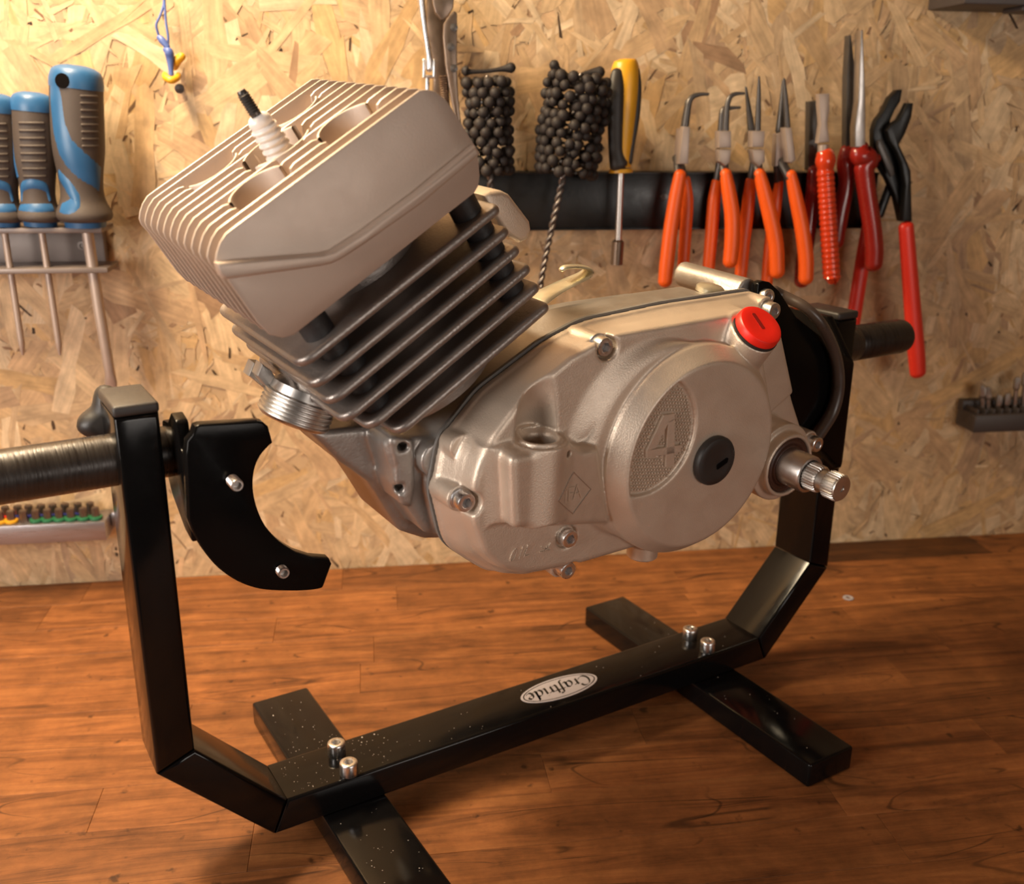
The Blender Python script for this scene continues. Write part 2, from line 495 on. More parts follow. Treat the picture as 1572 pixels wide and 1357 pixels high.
def ribbon_bar(mb, pts, width, thick, normal, smooth=0):
    """flat bar of rectangular section along pts; width in-plane, thick along `normal`"""
    W = width if isinstance(width, (list, tuple)) else [width] * len(pts)
    if smooth:
        q = smooth_path(pts, smooth); W = [r.x for r in smooth_path([(w, 0, 0) for w in W], smooth)]; pts = q
    P = [Vector(p) for p in pts]; nrm = Vector(normal).normalized(); n = len(P)
    b = len(mb.v)
    for i in range(n):
        t = (P[min(i + 1, n - 1)] - P[max(i - 1, 0)]).normalized()
        s = t.cross(nrm).normalized()
        for a, c in ((-1, -1), (1, -1), (1, 1), (-1, 1)):
            mb.v.append(tuple(P[i] + s * (a * W[i] / 2) + nrm * (c * thick / 2)))
    for k in range(n - 1):
        for i in range(4):
            j = (i + 1) % 4
            mb.f.append((b + k * 4 + i, b + k * 4 + j, b + k * 4 + 4 + j, b + k * 4 + 4 + i))
    mb.f.append((b + 3, b + 2, b + 1, b)); e = b + 4 * (n - 1)
    mb.f.append((e, e + 1, e + 2, e + 3))
    return mb

def from_bm(mb, bm):
    bm.verts.ensure_lookup_table()
    bm.verts.index_update()
    mb.add([tuple(v.co) for v in bm.verts], [tuple(v.index for v in f.verts) for f in bm.faces])
    bm.free()
    return mb

def box(mb, lo, hi, bev=0.0, seg=2):
    bm = bmesh.new()
    bmesh.ops.create_cube(bm, size=1.0)
    for v in bm.verts:
        v.co = Vector([(lo[k] + hi[k]) / 2 + v.co[k] * (hi[k] - lo[k]) for k in range(3)])
    if bev: bmesh.ops.bevel(bm, geom=bm.edges[:], offset=bev, segments=seg, affect='EDGES', profile=0.5)
    return from_bm(mb, bm)

def prism(mb, poly, a, b, to3, bev=0.0, seg=2, bev_all=False):
    """extrude the 2D polygon from depth a to b; to3(u, v, depth) -> xyz; cap edges rounded by bev"""
    bm = bmesh.new()
    A = [bm.verts.new(to3(u, v, a)) for u, v in poly]
    B = [bm.verts.new(to3(u, v, b)) for u, v in poly]
    n = len(poly)
    fa = bm.faces.new(A); fb = bm.faces.new(B[::-1])
    for i in range(n):
        j = (i + 1) % n
        bm.faces.new((A[i], B[i], B[j], A[j]))
    bmesh.ops.recalc_face_normals(bm, faces=bm.faces)
    if bev:
        ed = bm.edges[:] if bev_all else [e for e in bm.edges if (fa in e.link_faces or fb in e.link_faces)]
        bmesh.ops.bevel(bm, geom=ed, offset=bev, segments=seg, affect='EDGES', profile=0.5, clamp_overlap=True)
    return from_bm(mb, bm)

def round_poly(poly, rad, n=5):
    """round polygon corners; rad: number or per-corner list"""
    out = []
    m = len(poly)
    for i in range(m):
        p = Vector(poly[i]); a = Vector(poly[i - 1]); c = Vector(poly[(i + 1) % m])
        r = rad[i] if isinstance(rad, (list, tuple)) else rad
        d1 = (a - p); d2 = (c - p)
        if r <= 0 or d1.length < 1e-9 or d2.length < 1e-9:
            out.append(tuple(p)); continue
        ang = d1.angle(d2)
        if ang > math.pi - 0.02:
            out.append(tuple(p)); continue
        t = min(r / math.tan(ang / 2), d1.length * 0.48, d2.length * 0.48)
        p1 = p + d1.normalized() * t; p2 = p + d2.normalized() * t
        for k in range(n + 1):
            s = k / n
            out.append(tuple((1 - s) ** 2 * p1 + 2 * s * (1 - s) * p + s * s * p2))
    return out

XZ = lambda u, v, d: (u, d, v)
XY = lambda u, v, d: (u, v, d)
YZ = lambda u, v, d: (d, u, v)

# ------------------------------------------------------------------ signed distance fields (mm, engine frame)
class Field:
    def __init__(s, lo, hi, h):
        s.lo = np.array(lo, float); s.h = h
        n = np.ceil((np.array(hi) - s.lo) / h).astype(int) + 1
        s.n = n
        s.x = (s.lo[0] + h * np.arange(n[0])).astype(np.float32)[:, None, None]
        s.y = (s.lo[1] + h * np.arange(n[1])).astype(np.float32)[None, :, None]
        s.z = (s.lo[2] + h * np.arange(n[2])).astype(np.float32)[None, None, :]
    def poly(s, P):
        """2D signed distance (negative inside) in the xz plane, shape (nx,1,nz)"""
        X = s.x[:, 0, 0][:, None]; Z = s.z[0, 0][None, :]
        d = np.full((s.n[0], s.n[2]), 1e9, np.float32); sg = np.ones_like(d)
        n = len(P)
        for i in range(n):
            ax, az = P[i]; bx, bz = P[i - 1]
            ex, ez = bx - ax, bz - az
            wx = X - ax; wz = Z - az
            t = np.clip((wx * ex + wz * ez) / (ex * ex + ez * ez + 1e-12), 0, 1)
            d = np.minimum(d, (wx - ex * t) ** 2 + (wz - ez * t) ** 2)
            c1 = Z >= az; c2 = Z < bz; c3 = ex * wz > ez * wx
            flip = (c1 & c2 & c3) | (~c1 & ~c2 & ~c3)
            sg = np.where(flip, -sg, sg)
        return (sg * np.sqrt(d)).astype(np.float32)[:, None, :]
    def capsule_cyl(s, a, b, r, r2=None):
        """capped cone/cylinder from a to b"""
        a = np.array(a, float); b = np.array(b, float); L = np.linalg.norm(b - a); d = (b - a) / L
        px = s.x - a[0]; py = s.y - a[1]; pz = s.z - a[2]
        h = px * d[0] + py * d[1] + pz * d[2]
        q = np.sqrt(np.maximum(px * px + py * py + pz * pz - h * h, 0))
        R = r if r2 is None else r + (r2 - r) * np.clip(h / L, 0, 1)
        return np.maximum(q - R, np.maximum(-h, h - L)).astype(np.float32)
    def sphere(s, c, r):
        return (np.sqrt((s.x - c[0]) ** 2 + (s.y - c[1]) ** 2 + (s.z - c[2]) ** 2) - r).astype(np.float32)

def smin(a, b, k):
    h = np.maximum(k - np.abs(a - b), 0) / k
    return np.minimum(a, b) - h * h * k * 0.25

def smax(a, b, k):
    return -smin(-a, -b, k)

def surface_nets(F, d):
    """quads of the zero level of d on field F -> verts (m), faces"""
    s = d < 0
    nx, ny, nz = d.shape
    cx = np.zeros((nx - 1, ny - 1, nz - 1), np.int8)
    for i in (0, 1):
        for j in (0, 1):
            for k in (0, 1):
                cx += s[i:nx - 1 + i, j:ny - 1 + j, k:nz - 1 + k]
    act = (cx > 0) & (cx < 8)
    idx = np.full(act.shape, -1, np.int32)
    I, J, K = np.nonzero(act)
    idx[I, J, K] = np.arange(len(I))
    acc = np.zeros((len(I), 3)); cnt = np.zeros(len(I))
    for ax in range(3):
        o = [a for a in range(3) if a != ax]
        for p in (0, 1):
            for q in (0, 1):
                c0 = [I.copy(), J.copy(), K.copy()]
                c0[o[0]] = c0[o[0]] + p; c0[o[1]] = c0[o[1]] + q
                c1 = [c.copy() for c in c0]; c1[ax] = c1[ax] + 1
                a = d[c0[0], c0[1], c0[2]]; b = d[c1[0], c1[1], c1[2]]
                m = (a < 0) != (b < 0)
                t = np.where(m, a / np.where(m, a - b, 1), 0)
                pos = np.stack([c.astype(float) for c in c0], 1)
                pos[:, ax] += t
                acc[m] += pos[m]; cnt[m] += 1
    V = (acc / cnt[:, None]) * F.h + F.lo
    faces = []
    for ax in range(3):
        sl0 = [slice(None)] * 3; sl1 = [slice(None)] * 3
        sl0[ax] = slice(0, -1); sl1[ax] = slice(1, None)
        ch = s[tuple(sl0)] != s[tuple(sl1)]
        inside = s[tuple(sl0)]
        o = [a for a in range(3) if a != ax]
        ii = list(np.nonzero(ch))
        ok = np.ones(len(ii[0]), bool)
        for a in o:
            ok &= (ii[a] > 0) & (ii[a] < d.shape[a] - 1)
        ii = [c[ok] for c in ii]
        ins = inside[tuple(ii)]
        q = []
        for (p, r) in ((-1, -1), (0, -1), (0, 0), (-1, 0)):
            c = [x.copy() for x in ii]
            c[o[0]] += p; c[o[1]] += r
            q.append(idx[c[0], c[1], c[2]])
        q = np.stack(q, 1)
        fl = ins if ax != 1 else ~ins
        q[~fl] = q[~fl][:, ::-1]
        faces.append(q)
    return V / 1000.0, np.concatenate(faces)

# ================================================================== SETTING
mb = MB(); box(mb, (-1.6, WALL_Y + 0.0015, 0.0), (2.4, WALL_Y + 0.02, 2.5))
wall = emit('wall_back', mb, M_BACKER, smooth=None, kind='structure')
mb = MB(); box(mb, (-1.6, -2.6, -0.05), (2.4, WALL_Y + 0.02, 0.0))
emit('floor', mb, M_FLOOR, smooth=None, kind='structure')
for nm, a_, b_ in (('wall_left', -1.62, -1.6), ('wall_right', 2.4, 2.42)):
    mb = MB(); box(mb, (a_, -2.6, 0.0), (b_, WALL_Y + 0.02, 2.5))
    emit(nm, mb, M_BACKER, smooth=None, kind='structure')
mb = MB(); box(mb, (-1.6, -2.6, 2.5), (2.4, WALL_Y + 0.02, 2.52))
emit('ceiling', mb, M_BACKER, smooth=None, kind='structure')

def strand_mesh(n_big, n_small, n_dark, x0, x1, z0, z1, seed):
    """pressed wood strands: thin ragged chips lying over one another on the board face"""
    R = np.random.default_rng(seed)
    V = []; Fc = []; C = []; UV = []
    n = n_big + n_small + n_dark
    kinds = np.array([0] * n_big + [1] * n_small)
    R.shuffle(kinds)
    pos = np.sort(R.choice(np.arange(int(n * 0.2), n), n_dark, replace=False))
    order = []
    ki = iter(kinds); ds = set(pos.tolist())
    for i in range(n):
        order.append(2 if i in ds else next(ki))
    pal = np.array([(0.64, 0.435, 0.245), (0.68, 0.475, 0.275), (0.61, 0.400, 0.215), (0.58, 0.375, 0.21), (0.71, 0.52, 0.325),
                    (0.40, 0.240, 0.135), (0.60, 0.41, 0.24), (0.63, 0.40, 0.19), (0.50, 0.325, 0.195)])
    pw = np.array([.2, .17, .16, .10, .12, .018, .12, .08, .03]); pw = pw / pw.sum()
    for i in range(n):
        k = order[i]
        if k == 0:
            L = R.uniform(0.03, 0.11); W = R.uniform(0.006, 0.028)
        elif k == 1:
            L = R.uniform(0.010, 0.05); W = R.uniform(0.0015, 0.008)
        else:
            L = R.uniform(0.0025, 0.011) if R.random() < .9 else R.uniform(0.012, 0.022); W = R.uniform(0.0008, 0.0034)
        a = R.normal(math.pi / 2, 0.75) if R.random() < 0.6 else R.uniform(0, math.pi)
        cx = R.uniform(x0, x1); cz = R.uniform(z0, z1)
        ca, sa = math.cos(a), math.sin(a)
        m = 4 if k == 0 else 2
        taper = R.uniform(0.45, 1.0)
        sk = R.uniform(-0.5, 0.5) * W
        up = []; lo = []
        for j in range(m + 1):
            t = j / m
            w = W * (1 - (1 - taper) * t) * 0.5
            up.append((t * L - L / 2 + (R.uniform(-0.16, 0.16) * L if j in (0, m) else 0), w * R.uniform(0.66, 1.25) + sk * (t - .5)))
            lo.append((t * L - L / 2 + (R.uniform(-0.16, 0.16) * L if j in (0, m) else 0), -w * R.uniform(0.66, 1.25) + sk * (t - .5)))
        e1 = (L / 2 + R.uniform(-0.02, 0.08) * L, R.uniform(-.2, .2) * W)
        e0 = (-L / 2 - R.uniform(-0.02, 0.08) * L, R.uniform(-.2, .2) * W)
        poly = up + [e1] + lo[::-1] + [e0]
        base = WALL_Y + 0.0010 - 0.0006 * i / n
        tx, tz = R.uniform(-0.0012, 0.0012), R.uniform(-0.003, 0.003)
        b = len(V)
        if k == 2:
            d = R.uniform(0.6, 1.3); col = np.array((0.10, 0.056, 0.030)) * d * (2.4 if R.random() < .5 else 0.8)
        else:
            col = pal[R.choice(len(pal), p=pw)] * R.uniform(0.90, 1.07)
        uo = R.uniform(0, 20, 2)
        for (p, q) in poly:
            V.append((cx + p * ca - q * sa, base + (p * tx + q * tz), cz + p * sa + q * ca))
            C.append((*np.clip(col, 0, 1), 1)); UV.append((p + uo[0], q + uo[1]))
        Fc.append(tuple(range(b, len(V))))
    return V, Fc, C, UV

V, Fc, C, UV = strand_mesh(6000, 7500, 1900, -0.62, 1.42, BZ - 0.05, BZ + 0.86, 11)
me = bpy.data.meshes.new('strand_layer')
me.from_pydata(V, [], Fc)
ca = me.color_attributes.new('tint', 'FLOAT_COLOR', 'POINT')
ca.data.foreach_set('color', np.array(C, np.float32).ravel())
ul = me.uv_layers.new(name='grain')
li = np.zeros(len(me.loops), np.int32); me.loops.foreach_get('vertex_index', li)
ul.data.foreach_set('uv', np.array(UV, np.float32)[li].ravel())
me.materials.append(M_OSB)
o = bpy.data.objects.new('strand_layer', me); COL.objects.link(o)
o.parent = wall; o.matrix_parent_inverse = WM[wall.name].inverted()
tag(o, kind='stuff')

# ------------------------------------------------------------------ workbench: staves glued to one top
bench = thing('workbench', 'orange-brown worktop of glued hardwood staves, scratched and oiled, along the wall', 'workbench',
              Matrix.Translation((0.4, 0.0, 0)))
mb = MB(); box(mb, (-0.9, -0.48, BZ - 0.04), (1.7, WALL_Y, BZ - 0.006))
emit('worktop_core', mb, M_WOOD, bench, smooth=None)
for x in (-0.75, 1.55):
    for y in (-0.38, 0.33):
        mb = MB(); box(mb, (x - 0.035, y - 0.035, 0), (x + 0.035, y + 0.035, BZ - 0.04), 0.003)
        emit('bench_leg', mb, M_WOOD, bench)
SW = 0.0462
row = 0
y1 = WALL_Y - 0.0005
while y1 > -0.47:
    y0 = max(y1 - SW * RNG.uniform(0.94, 1.06), -0.48)
    x = -0.9 - RNG.uniform(0, 0.3)
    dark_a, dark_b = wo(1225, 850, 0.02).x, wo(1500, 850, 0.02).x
    while x < 1.7:
        L = RNG.uniform(0.22, 0.52)
        dk = False
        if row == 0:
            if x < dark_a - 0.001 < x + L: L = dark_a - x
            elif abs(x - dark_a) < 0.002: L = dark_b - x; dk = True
        a, b = max(x, -0.9), min(x + L, 1.7)
        if b - a > 0.01:
            dz = RNG.uniform(-0.00012, 0.0)
            mb = MB(); box(mb, (a + 0.00008, y0 + 0.00008, BZ - 0.006), (b - 0.00008, y1 - 0.00008, BZ + dz), 0.00025, 1)
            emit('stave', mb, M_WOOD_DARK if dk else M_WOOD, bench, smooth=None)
        x += L
    y1 = y0
    row += 1

# small washer on the bench
p = on_plane(1302, 918, (0, 0, 1), 0.0004)
mb = MB()
prof = [(0.0022, 0.0), (0.0048, 0.0), (0.0050, 0.0003), (0.0048, 0.0009), (0.0024, 0.0010), (0.0022, 0.0008), (0.0022, 0.0)]
lathe(mb, (p[0], p[1], 0.0002), (0, 0, 1), prof, 28)
mb.f = [f for f in mb.f if len(f) == 4]
emit('washer', mb, M_WHITE, M=MS, label='small pale washer lying alone on the worktop at the right', cat='washer')

# ================================================================== ENGINE STAND (frame S, metres)
T, XW, H0, ZA, XB, ZTOP = 0.02123, 0.52448, 0.0185, 0.09257, 0.07098, 0.29336
WD = 0.04
stand = thing('engine_stand', 'gloss black square-tube bench stand with two feet, holding the engine between its posts', 'engine stand',
              MS @ Matrix.Translation((XW / 2, WD / 2, 0)))
ZT = H0 + T
dA = Vector((XB - T, ZT - ZA)).normalized()
nA = Vector((dA.y, -dA.x)); nA = -nA if nA.y > 0 else nA
Oo = Vector((T, ZA)) + nA * T
zD = Oo.y + dA.y / dA.x * (0 - Oo.x)
xE = Oo.x + dA.x / dA.y * (H0 - Oo.y)
g = 0.00025
def mir(P): return [(XW - u, v) for u, v in P][::-1]
segs = {'post': [(0, zD), (T, ZA + g), (T, ZTOP - 0.006), (0, ZTOP - 0.006)],
        'brace': [(0, zD - g), (xE - g, H0), (XB - g, ZT), (T, ZA - g)]}
for nm in ('post', 'brace'):
    for fn in (lambda P: P, mir):
        mb = MB(); prism(mb, fn(segs[nm]), 0.0, WD, XZ, 0.0022, 3)
        emit(nm, mb, M_BLACK, stand, MS, 40)
mb = MB(); prism(mb, [(xE, H0), (XW - xE, H0), (XW - XB, ZT), (XB, ZT)], 0.0, WD, XZ, 0.0022, 3)
emit('cross_bar', mb, M_BLACK, stand, MS, 40)
for fn in (lambda P: P, mir):
    mb = MB(); prism(mb, fn([(-0.0004, ZTOP - 0.0058), (T + 0.0004, ZTOP - 0.0058), (T + 0.0004, ZTOP), (-0.0004, ZTOP)]), -0.0004, WD + 0.0004, XZ, 0.0018, 3, True)
    emit('end_cap', mb, M_CAP, stand, MS, 40, label='matte plastic end cap')
XF, WF, YB = 0.09231, 0.04221, 0.14583
for x0 in (XF, XW - XF - WF):
    mb = MB(); box(mb, (x0, -0.115, 0.0002), (x0 + WF, YB, H0 - 0.0001), 0.0018, 3)
    emit('foot', mb, M_BLACK, stand, MS, 40)

def socket_screw(mb, c, d, r, h, hexr=None, depth=None, seg=28):
    """cap screw head with an open hexagon socket; c = underside centre, d = outward axis"""
    hexr = hexr or r * 0.5; depth = depth or h * 0.6
    lathe(mb, c, d, [(r * 0.97, 0), (r, h * 0.06), (r, h * 0.86), (r * 0.955, h * 0.96), (r * 0.88, h), (hexr * 1.12, h), (hexr * 1.02, h * 0.97)], seg)
    mb.f.pop()
    x, y, z = basis(d); c = Vector(c)
    # hexagonal pit
    b = len(mb.v)
    for hh in (h * 0.97, h - depth):
        for i in range(6):
            a = math.pi / 3 * i
            mb.v.append(tuple(c + z * hh + x * (math.cos(a) * hexr) + y * (math.sin(a) * hexr)))
    ringo = b - seg
    for i in range(6):
        j = (i + 1) % 6
        mb.f.append((b + i, b + j, b + 6 + j, b + 6 + i))
    mb.f.append(tuple(b + 6 + i for i in range(6)))
    # flat annulus between the round chamfer and the hexagon
    for i in range(seg):
        j = (i + 1) % seg
        hi_ = int(round(i * 6 / seg)) % 6; hj = int(round(j * 6 / seg)) % 6
        if hi_ == hj: mb.f.append((ringo + i, ringo + j, b + hi_))
        else: mb.f.append((ringo + i, ringo + j, b + hj, b + hi_))
    return mb

for (px, py) in ((516, 1139), (535, 1169), (1060, 964), (1087, 983)):
    p = so(px, py, 2, ZT + 0.0088)
    mb = MB(); socket_screw(mb, (p[0], p[1], ZT), (0, 0, 1), 0.0057, 0.0088, 0.0029, 0.004)
    emit('frame_screw', mb, M_CHROME, stand, MS, 40, label='bright socket head screw')

# pale dust and chips lying on the bar and the feet
DR = random.Random(21)
mb = MB()
def speck(x, y, z):
    r = DR.uniform(0.00012, 0.00034) * (2.0 if DR.random() < .06 else 1.0)
    lathe(mb, (x, y, z), (DR.uniform(-.3, .3), DR.uniform(-.3, .3), 1), [(r, 0), (r * .8, r * .7), (0, r)], 5)
for k in range(70):
    speck(DR.uniform(XB + 0.004, XB + 0.075), DR.uniform(0.003, 0.037), ZT)
for k in range(26):
    speck(DR.uniform(XB + 0.07, XW - XB - 0.01), DR.uniform(0.003, 0.037), ZT)
for k in range(40):
    speck(DR.uniform(XF + 0.004, XF + WF - 0.004), DR.uniform(0.045, YB - 0.006), H0 - 0.0001)
for k in range(34):
    speck(DR.uniform(XF + 0.004, XF + WF - 0.004), DR.uniform(-0.11, -0.006), H0 - 0.0001)
for k in range(16):
    speck(DR.uniform(XW - XF - WF + 0.004, XW - XF - 0.004), DR.uniform(-0.11, YB - 0.006), H0 - 0.0001)
emit('dust_specks', mb, mat('pale_dust', (0.62, 0.52, 0.44), 0.7), stand, MS, None, kind='stuff')

# oval maker's label on the cross bar
pc = so(853, 1051, 2, ZT)
pl = so(793, 1066, 2, ZT); pr = so(912, 1034, 2, ZT)
LA = (pr[0] - pl[0]) / 2; LBh = 0.0125
def oval(a, b, n=48): return [(pc[0] + a * math.cos(2 * math.pi * i / n), 0.0200 + b * math.sin(2 * math.pi * i / n)) for i in range(n)]
mb = MB(); prism(mb, oval(LA, LBh), ZT - 0.0001, ZT + 0.0002, XY)
sticker = emit('oval_label', mb, M_WHITE, stand, MS, 40, label='white oval sticker with black upside-down lettering')
mb = MB()
o1 = oval(LA * 0.945, LBh * 0.88); o2 = oval(LA * 0.915, LBh * 0.83)
b = len(mb.v)
for q in (o1, o2): mb.v.extend([(u, v, ZT + 0.0003) for u, v in q])
for i in range(48):
    j = (i + 1) % 48
    mb.f.append((b + i, b + j, b + 48 + j, b + 48 + i))
GL = {
 'C': (0.80, [[(.78, .74), (.70, .93), (.50, 1.0), (.25, .88), (.08, .55), (.10, .22), (.30, .0), (.56, .02), (.76, .22)]]),
 'r': (0.44, [[(.02, .60), (.14, .60), (.12, .02)], [(.13, .38), (.24, .58), (.40, .60)]]),
 'a': (0.66, [[(.48, .56), (.30, .64), (.10, .42), (.08, .14), (.24, .0), (.44, .2), (.50, .6), (.46, .12), (.56, .0), (.66, .1)]]),
 'f': (0.40, [[(.52, .94), (.40, 1.02), (.28, .86), (.18, .0), (.10, -.28), (-.04, -.26)], [(.06, .60), (.42, .60)]]),
 't': (0.42, [[(.22, .92), (.16, .14), (.26, .0), (.40, .1)], [(.02, .60), (.42, .60)]]),
 'i': (0.34, [[(.06, .60), (.14, .60), (.12, .1), (.20, .0), (.32, .1)], [(.13, .84), (.16, .84)]]),
 'd': (0.68, [[(.48, .56), (.30, .64), (.10, .42), (.08, .14), (.24, .0), (.44, .2), (.54, 1.0), (.46, .12), (.56, .0), (.66, .1)]]),
 'e': (0.54, [[(.10, .30), (.30, .34), (.46, .48), (.36, .64), (.18, .58), (.08, .30), (.16, .04), (.34, .0), (.50, .14)]])}
word = 'Craftride'
tw = sum(GL[c][0] for c in word)
sz = LA * 1.66 / tw
cur = -tw / 2
for c in word:
    for st in GL[c][1]:
        q = smooth_path([(u, v, 0) for u, v in st], 5) if len(st) > 2 else [Vector((u, v, 0)) for u, v in st]
        nib = Vector((0.085, 0.045)) if len(st) > 2 or True else None
        b = len(mb.v)
        for p in q:
            u = (p.x + cur + 0.12 * p.y); v = (p.y - 0.42)
            for s in (1, -1):
                # read from the far side: both axes turned round
                mb.v.append((pc[0] - (u + s * nib.x) * sz, 0.0200 - (v + s * nib.y) * sz, ZT + 0.00032))
        for k in range(len(q) - 1):
            mb.f.append((b + 2 * k, b + 2 * k + 1, b + 2 * k + 3, b + 2 * k + 2))
    cur += GL[c][0]
emit('label_print', mb, M_INK, sticker, MS, None)

# left shaft, clamp knob and bent adapter plate
ZS = 0.2605
mb = MB(); lathe(mb, (-0.30, 0.02, ZS), (1, 0, 0), [(0.0128, 0), (0.0134, 0.001), (0.0134, 0.328), (0.012, 0.329)], 40)
emit('shaft', mb, M_SHAFT, stand, MS, label='scuffed black round tube pushed through the left post')
mb = MB()
lathe(mb, (XW - 0.02, 0.02, 0.2625), (1, 0, 0), [(0.0125, 0), (0.0138, 0.0), (0.0138, 0.040), (0.0135, 0.0405), (0.0138, 0.041), (0.0138, 0.094), (0.0130, 0.0985), (0.0112, 0.0995), (0.0108, 0.092), (0.0, 0.092)], 40)
emit('shaft', mb, M_SHAFT, stand, MS, label='black round tube through the right post, plugged end')
# star knob on the far face of the left post
kc = (0.0106, WD + 0.012, 0.270)
mb = MB()
lathe(mb, (0.0106, WD, 0.270), (0, 1, 0), [(0.006, 0), (0.006, 0.010)], 20)
lathe(mb, (0.0106, WD + 0.008, 0.270), (0, 1, 0), [(0.013, 0), (0.0175, 0.003), (0.0185, 0.008), (0.0175, 0.014), (0.012, 0.017), (0.0, 0.017)], 60,
      rmod=lambda i: 1.0 + 0.15 * math.cos(5 * 2 * math.pi * i / 60))
emit('clamp_knob', mb, M_RUBBER, stand, MS, 50, label='black star grip knob behind the left post')

# flange across the shaft end (plane x) and the C shaped cheek bent off its front edge (plane y)
def fy(px, py, x=0.0305):
    q = so(px, py, 0, x); return (q[1], q[2])
fl = [fy(254, 648), fy(257, 638), fy(272, 636), fy(277, 644), fy(286, 664), fy(292, 676), fy(292, 800), fy(262, 745), fy(256, 700)]
fl = [(0.0285, 0.262), (0.0285, 0.2755), (0.0150, 0.2775), (0.0045, 0.2855), (-0.0060, 0.2835), (-0.0090, 0.2700), (-0.0165, 0.2690), (-0.0165, 0.222), (-0.002, 0.224), (0.022, 0.236), (0.0285, 0.244)]
ftop = so(262, 637, 0, 0.0305)
mb = MB(); prism(mb, round_poly([(a, b) for a, b in fl], 0.003, 3), 0.0275, 0.0335, YZ, 0.0008, 2)
emit('adapter_flange', mb, M_PLATE, stand, MS, 40)
cpx = [(300, 655), (296, 668), (288, 678), (286, 700), (288, 740), (290, 800), (297, 818), (312, 845), (335, 872), (365, 893), (400, 905), (440, 907.5), (470, 907), (492, 904), (497, 900), (509.5, 866),
       (506, 858), (480, 856), (455, 848), (430, 832), (408, 808), (395, 780), (389, 750), (391, 722), (400, 700), (414, 684), (419, 680), (412, 655), (404, 648), (395, 647), (345, 650), (308, 652)]
_sm = lambda L: [(q.x, q.y) for q in smooth_path([(a, b, 0) for a, b in L], 4)]
cpx = cpx[:5] + _sm(cpx[5:15]) + cpx[15:18] + _sm(cpx[18:26]) + cpx[26:]
cp = []
for (a, b) in cpx:
    q = so(a, b, 1, -0.022); cp.append((q[0], q[2]))
mb = MB(); prism(mb, cp, -0.022, -0.0140, XZ, 0.0011, 3)
emit('adapter_cheek', mb, M_PLATE, stand, MS, 40, label='black C-shaped steel cheek with two grub screws')
for (px, py, l) in ((364, 745, 0.009), (436, 880, 0.0045)):
    q = so(px, py, 1, -0.022 - l * 0.9)
    mb = MB()
    prof = [(0.0, 0.0)]
    prof = [(0.0030, -0.004)]
    for k in range(int(l / 0.001)):
        prof += [(0.0032, k * 0.001), (0.0028, k * 0.001 + 0.0005)]
    prof += [(0.0028, l), (0.0020, l), (0.0018, l - 0.003), (0.0, l - 0.003)]
    lathe(mb, (q[0], -0.022, q[2]), (0, -1, 0), prof, 20)
    emit('grub_screw', mb, M_STEEL, stand, MS, 40, label='bright threaded grub screw in the cheek')
# collar bolt on the flange
mb = MB(); lathe(mb, (0.0335, 0.004, 0.250), (1, 0, 0), [(0.010, 0), (0.010, 0.0015), (0.006, 0.003), (0.006, 0.006), (0.0, 0.006)], 24)
emit('flange_bolt', mb, M_PLATE, stand, MS, 40)

# right adapter: flange on the right shaft, cheek that carries the engine
mb = MB(); prism(mb, round_poly([(-0.0238, 0.180), (0.060, 0.215), (0.060, 0.292), (0.000, 0.292), (-0.0238, 0.262)], 0.003, 3), XW - T - 0.012, XW - T - 0.006, YZ, 0.0008, 2)
emit('adapter_flange', mb, M_PLATE, stand, MS, 40)
def sy(px, py, y):
    q = so(px, py, 1, y); return (q[0], q[2])
YR = -0.0240
rp = [(1164, 434), (1172, 431), (1182, 433), (1196, 446), (1222, 486), (1246, 536), (1252, 600), (1245, 655), (1215, 640), (1185, 560), (1160, 470)]
XFL = XW - T - 0.006
rq = [sy(a, b, YR) for a, b in rp[:5]] + [(XFL, 0.262), (XFL, 0.180)] + [sy(a, b, YR) for a, b in rp[8:]]
mb = MB(); prism(mb, round_poly(rq, 0.003, 3), YR, YR + 0.006, XZ, 0.0008, 2)
emit('adapter_cheek', mb, M_PLATE, stand, MS, 40, label='black steel cheek bolted to the engine rear mount')
q = so(1179, 456, 1, YR - 0.004)
mb = MB(); socket_screw(mb, (q[0], YR, q[2]), (0, -1, 0), 0.0052, 0.005, 0.0025, 0.003)
emit('cheek_bolt', mb, M_CHROME, stand, MS, 40, label='bright bolt head in the right cheek')

# ================================================================== ENGINE (frame E, millimetres)
engine = thing('moped_engine', 'bare aluminium two-stroke moped engine with finned cylinder, held in the black stand', 'engine',
               ME @ Matrix.Translation((-0.02, 0.08, -0.07)))
def E1(name, mb, m, parent=engine, smooth=35, **k):
    return emit(name, mb, m, parent, ME, smooth, scale=0.001, **k)

# ---- clutch cover as a blended casting
F = Field((-176, -3, -84), (148, 54, 100), 0.9)
OUT = [(68, 84.5), (-6, 83), (-65, 79), (-94, 69), (-133, 48), (-156, 24.5), (-161.5, -5), (-153, -39), (-126, -62), (-107, -68), (-80, -66),
       (-40, -64), (0, -60), (45, -52), (80, -45), (112, -34), (131, -25), (126, -12), (111, 12.5), (84, 68)]
OUT = round_poly(OUT, [10, 60, 60, 40, 40, 30, 30, 30, 30, 30, 30, 40, 40, 40, 40, 20, 6, 12, 40, 14], 5)
t = 50 - F.y
d2 = F.poly(OUT)
BOLTS = [(-70.7, 71.9, 20, 1), (-155.0, -2.8, 22, 1), (-90.3, -36.3, 14, 1), (-83.7, -62.0, 22, 1), (67.5, 76.6, 26, 1), (125.5, -21.0, 22, 1), (-149.5, 22.3, 30, 0)]
PLAT = [(-116, -53.5), (-133, -45.5), (-145, -33), (-152.5, -14), (-153.2, 9), (-149.5, 21), (-142, 34), (-131, 46), (-117, 57.5), (-94, 70.5), (-69, 79),
        (-22, 80), (25, 81), (58, 81), (72, 60), (72, -30), (20, -56), (-40, -57), (-80, -57)]
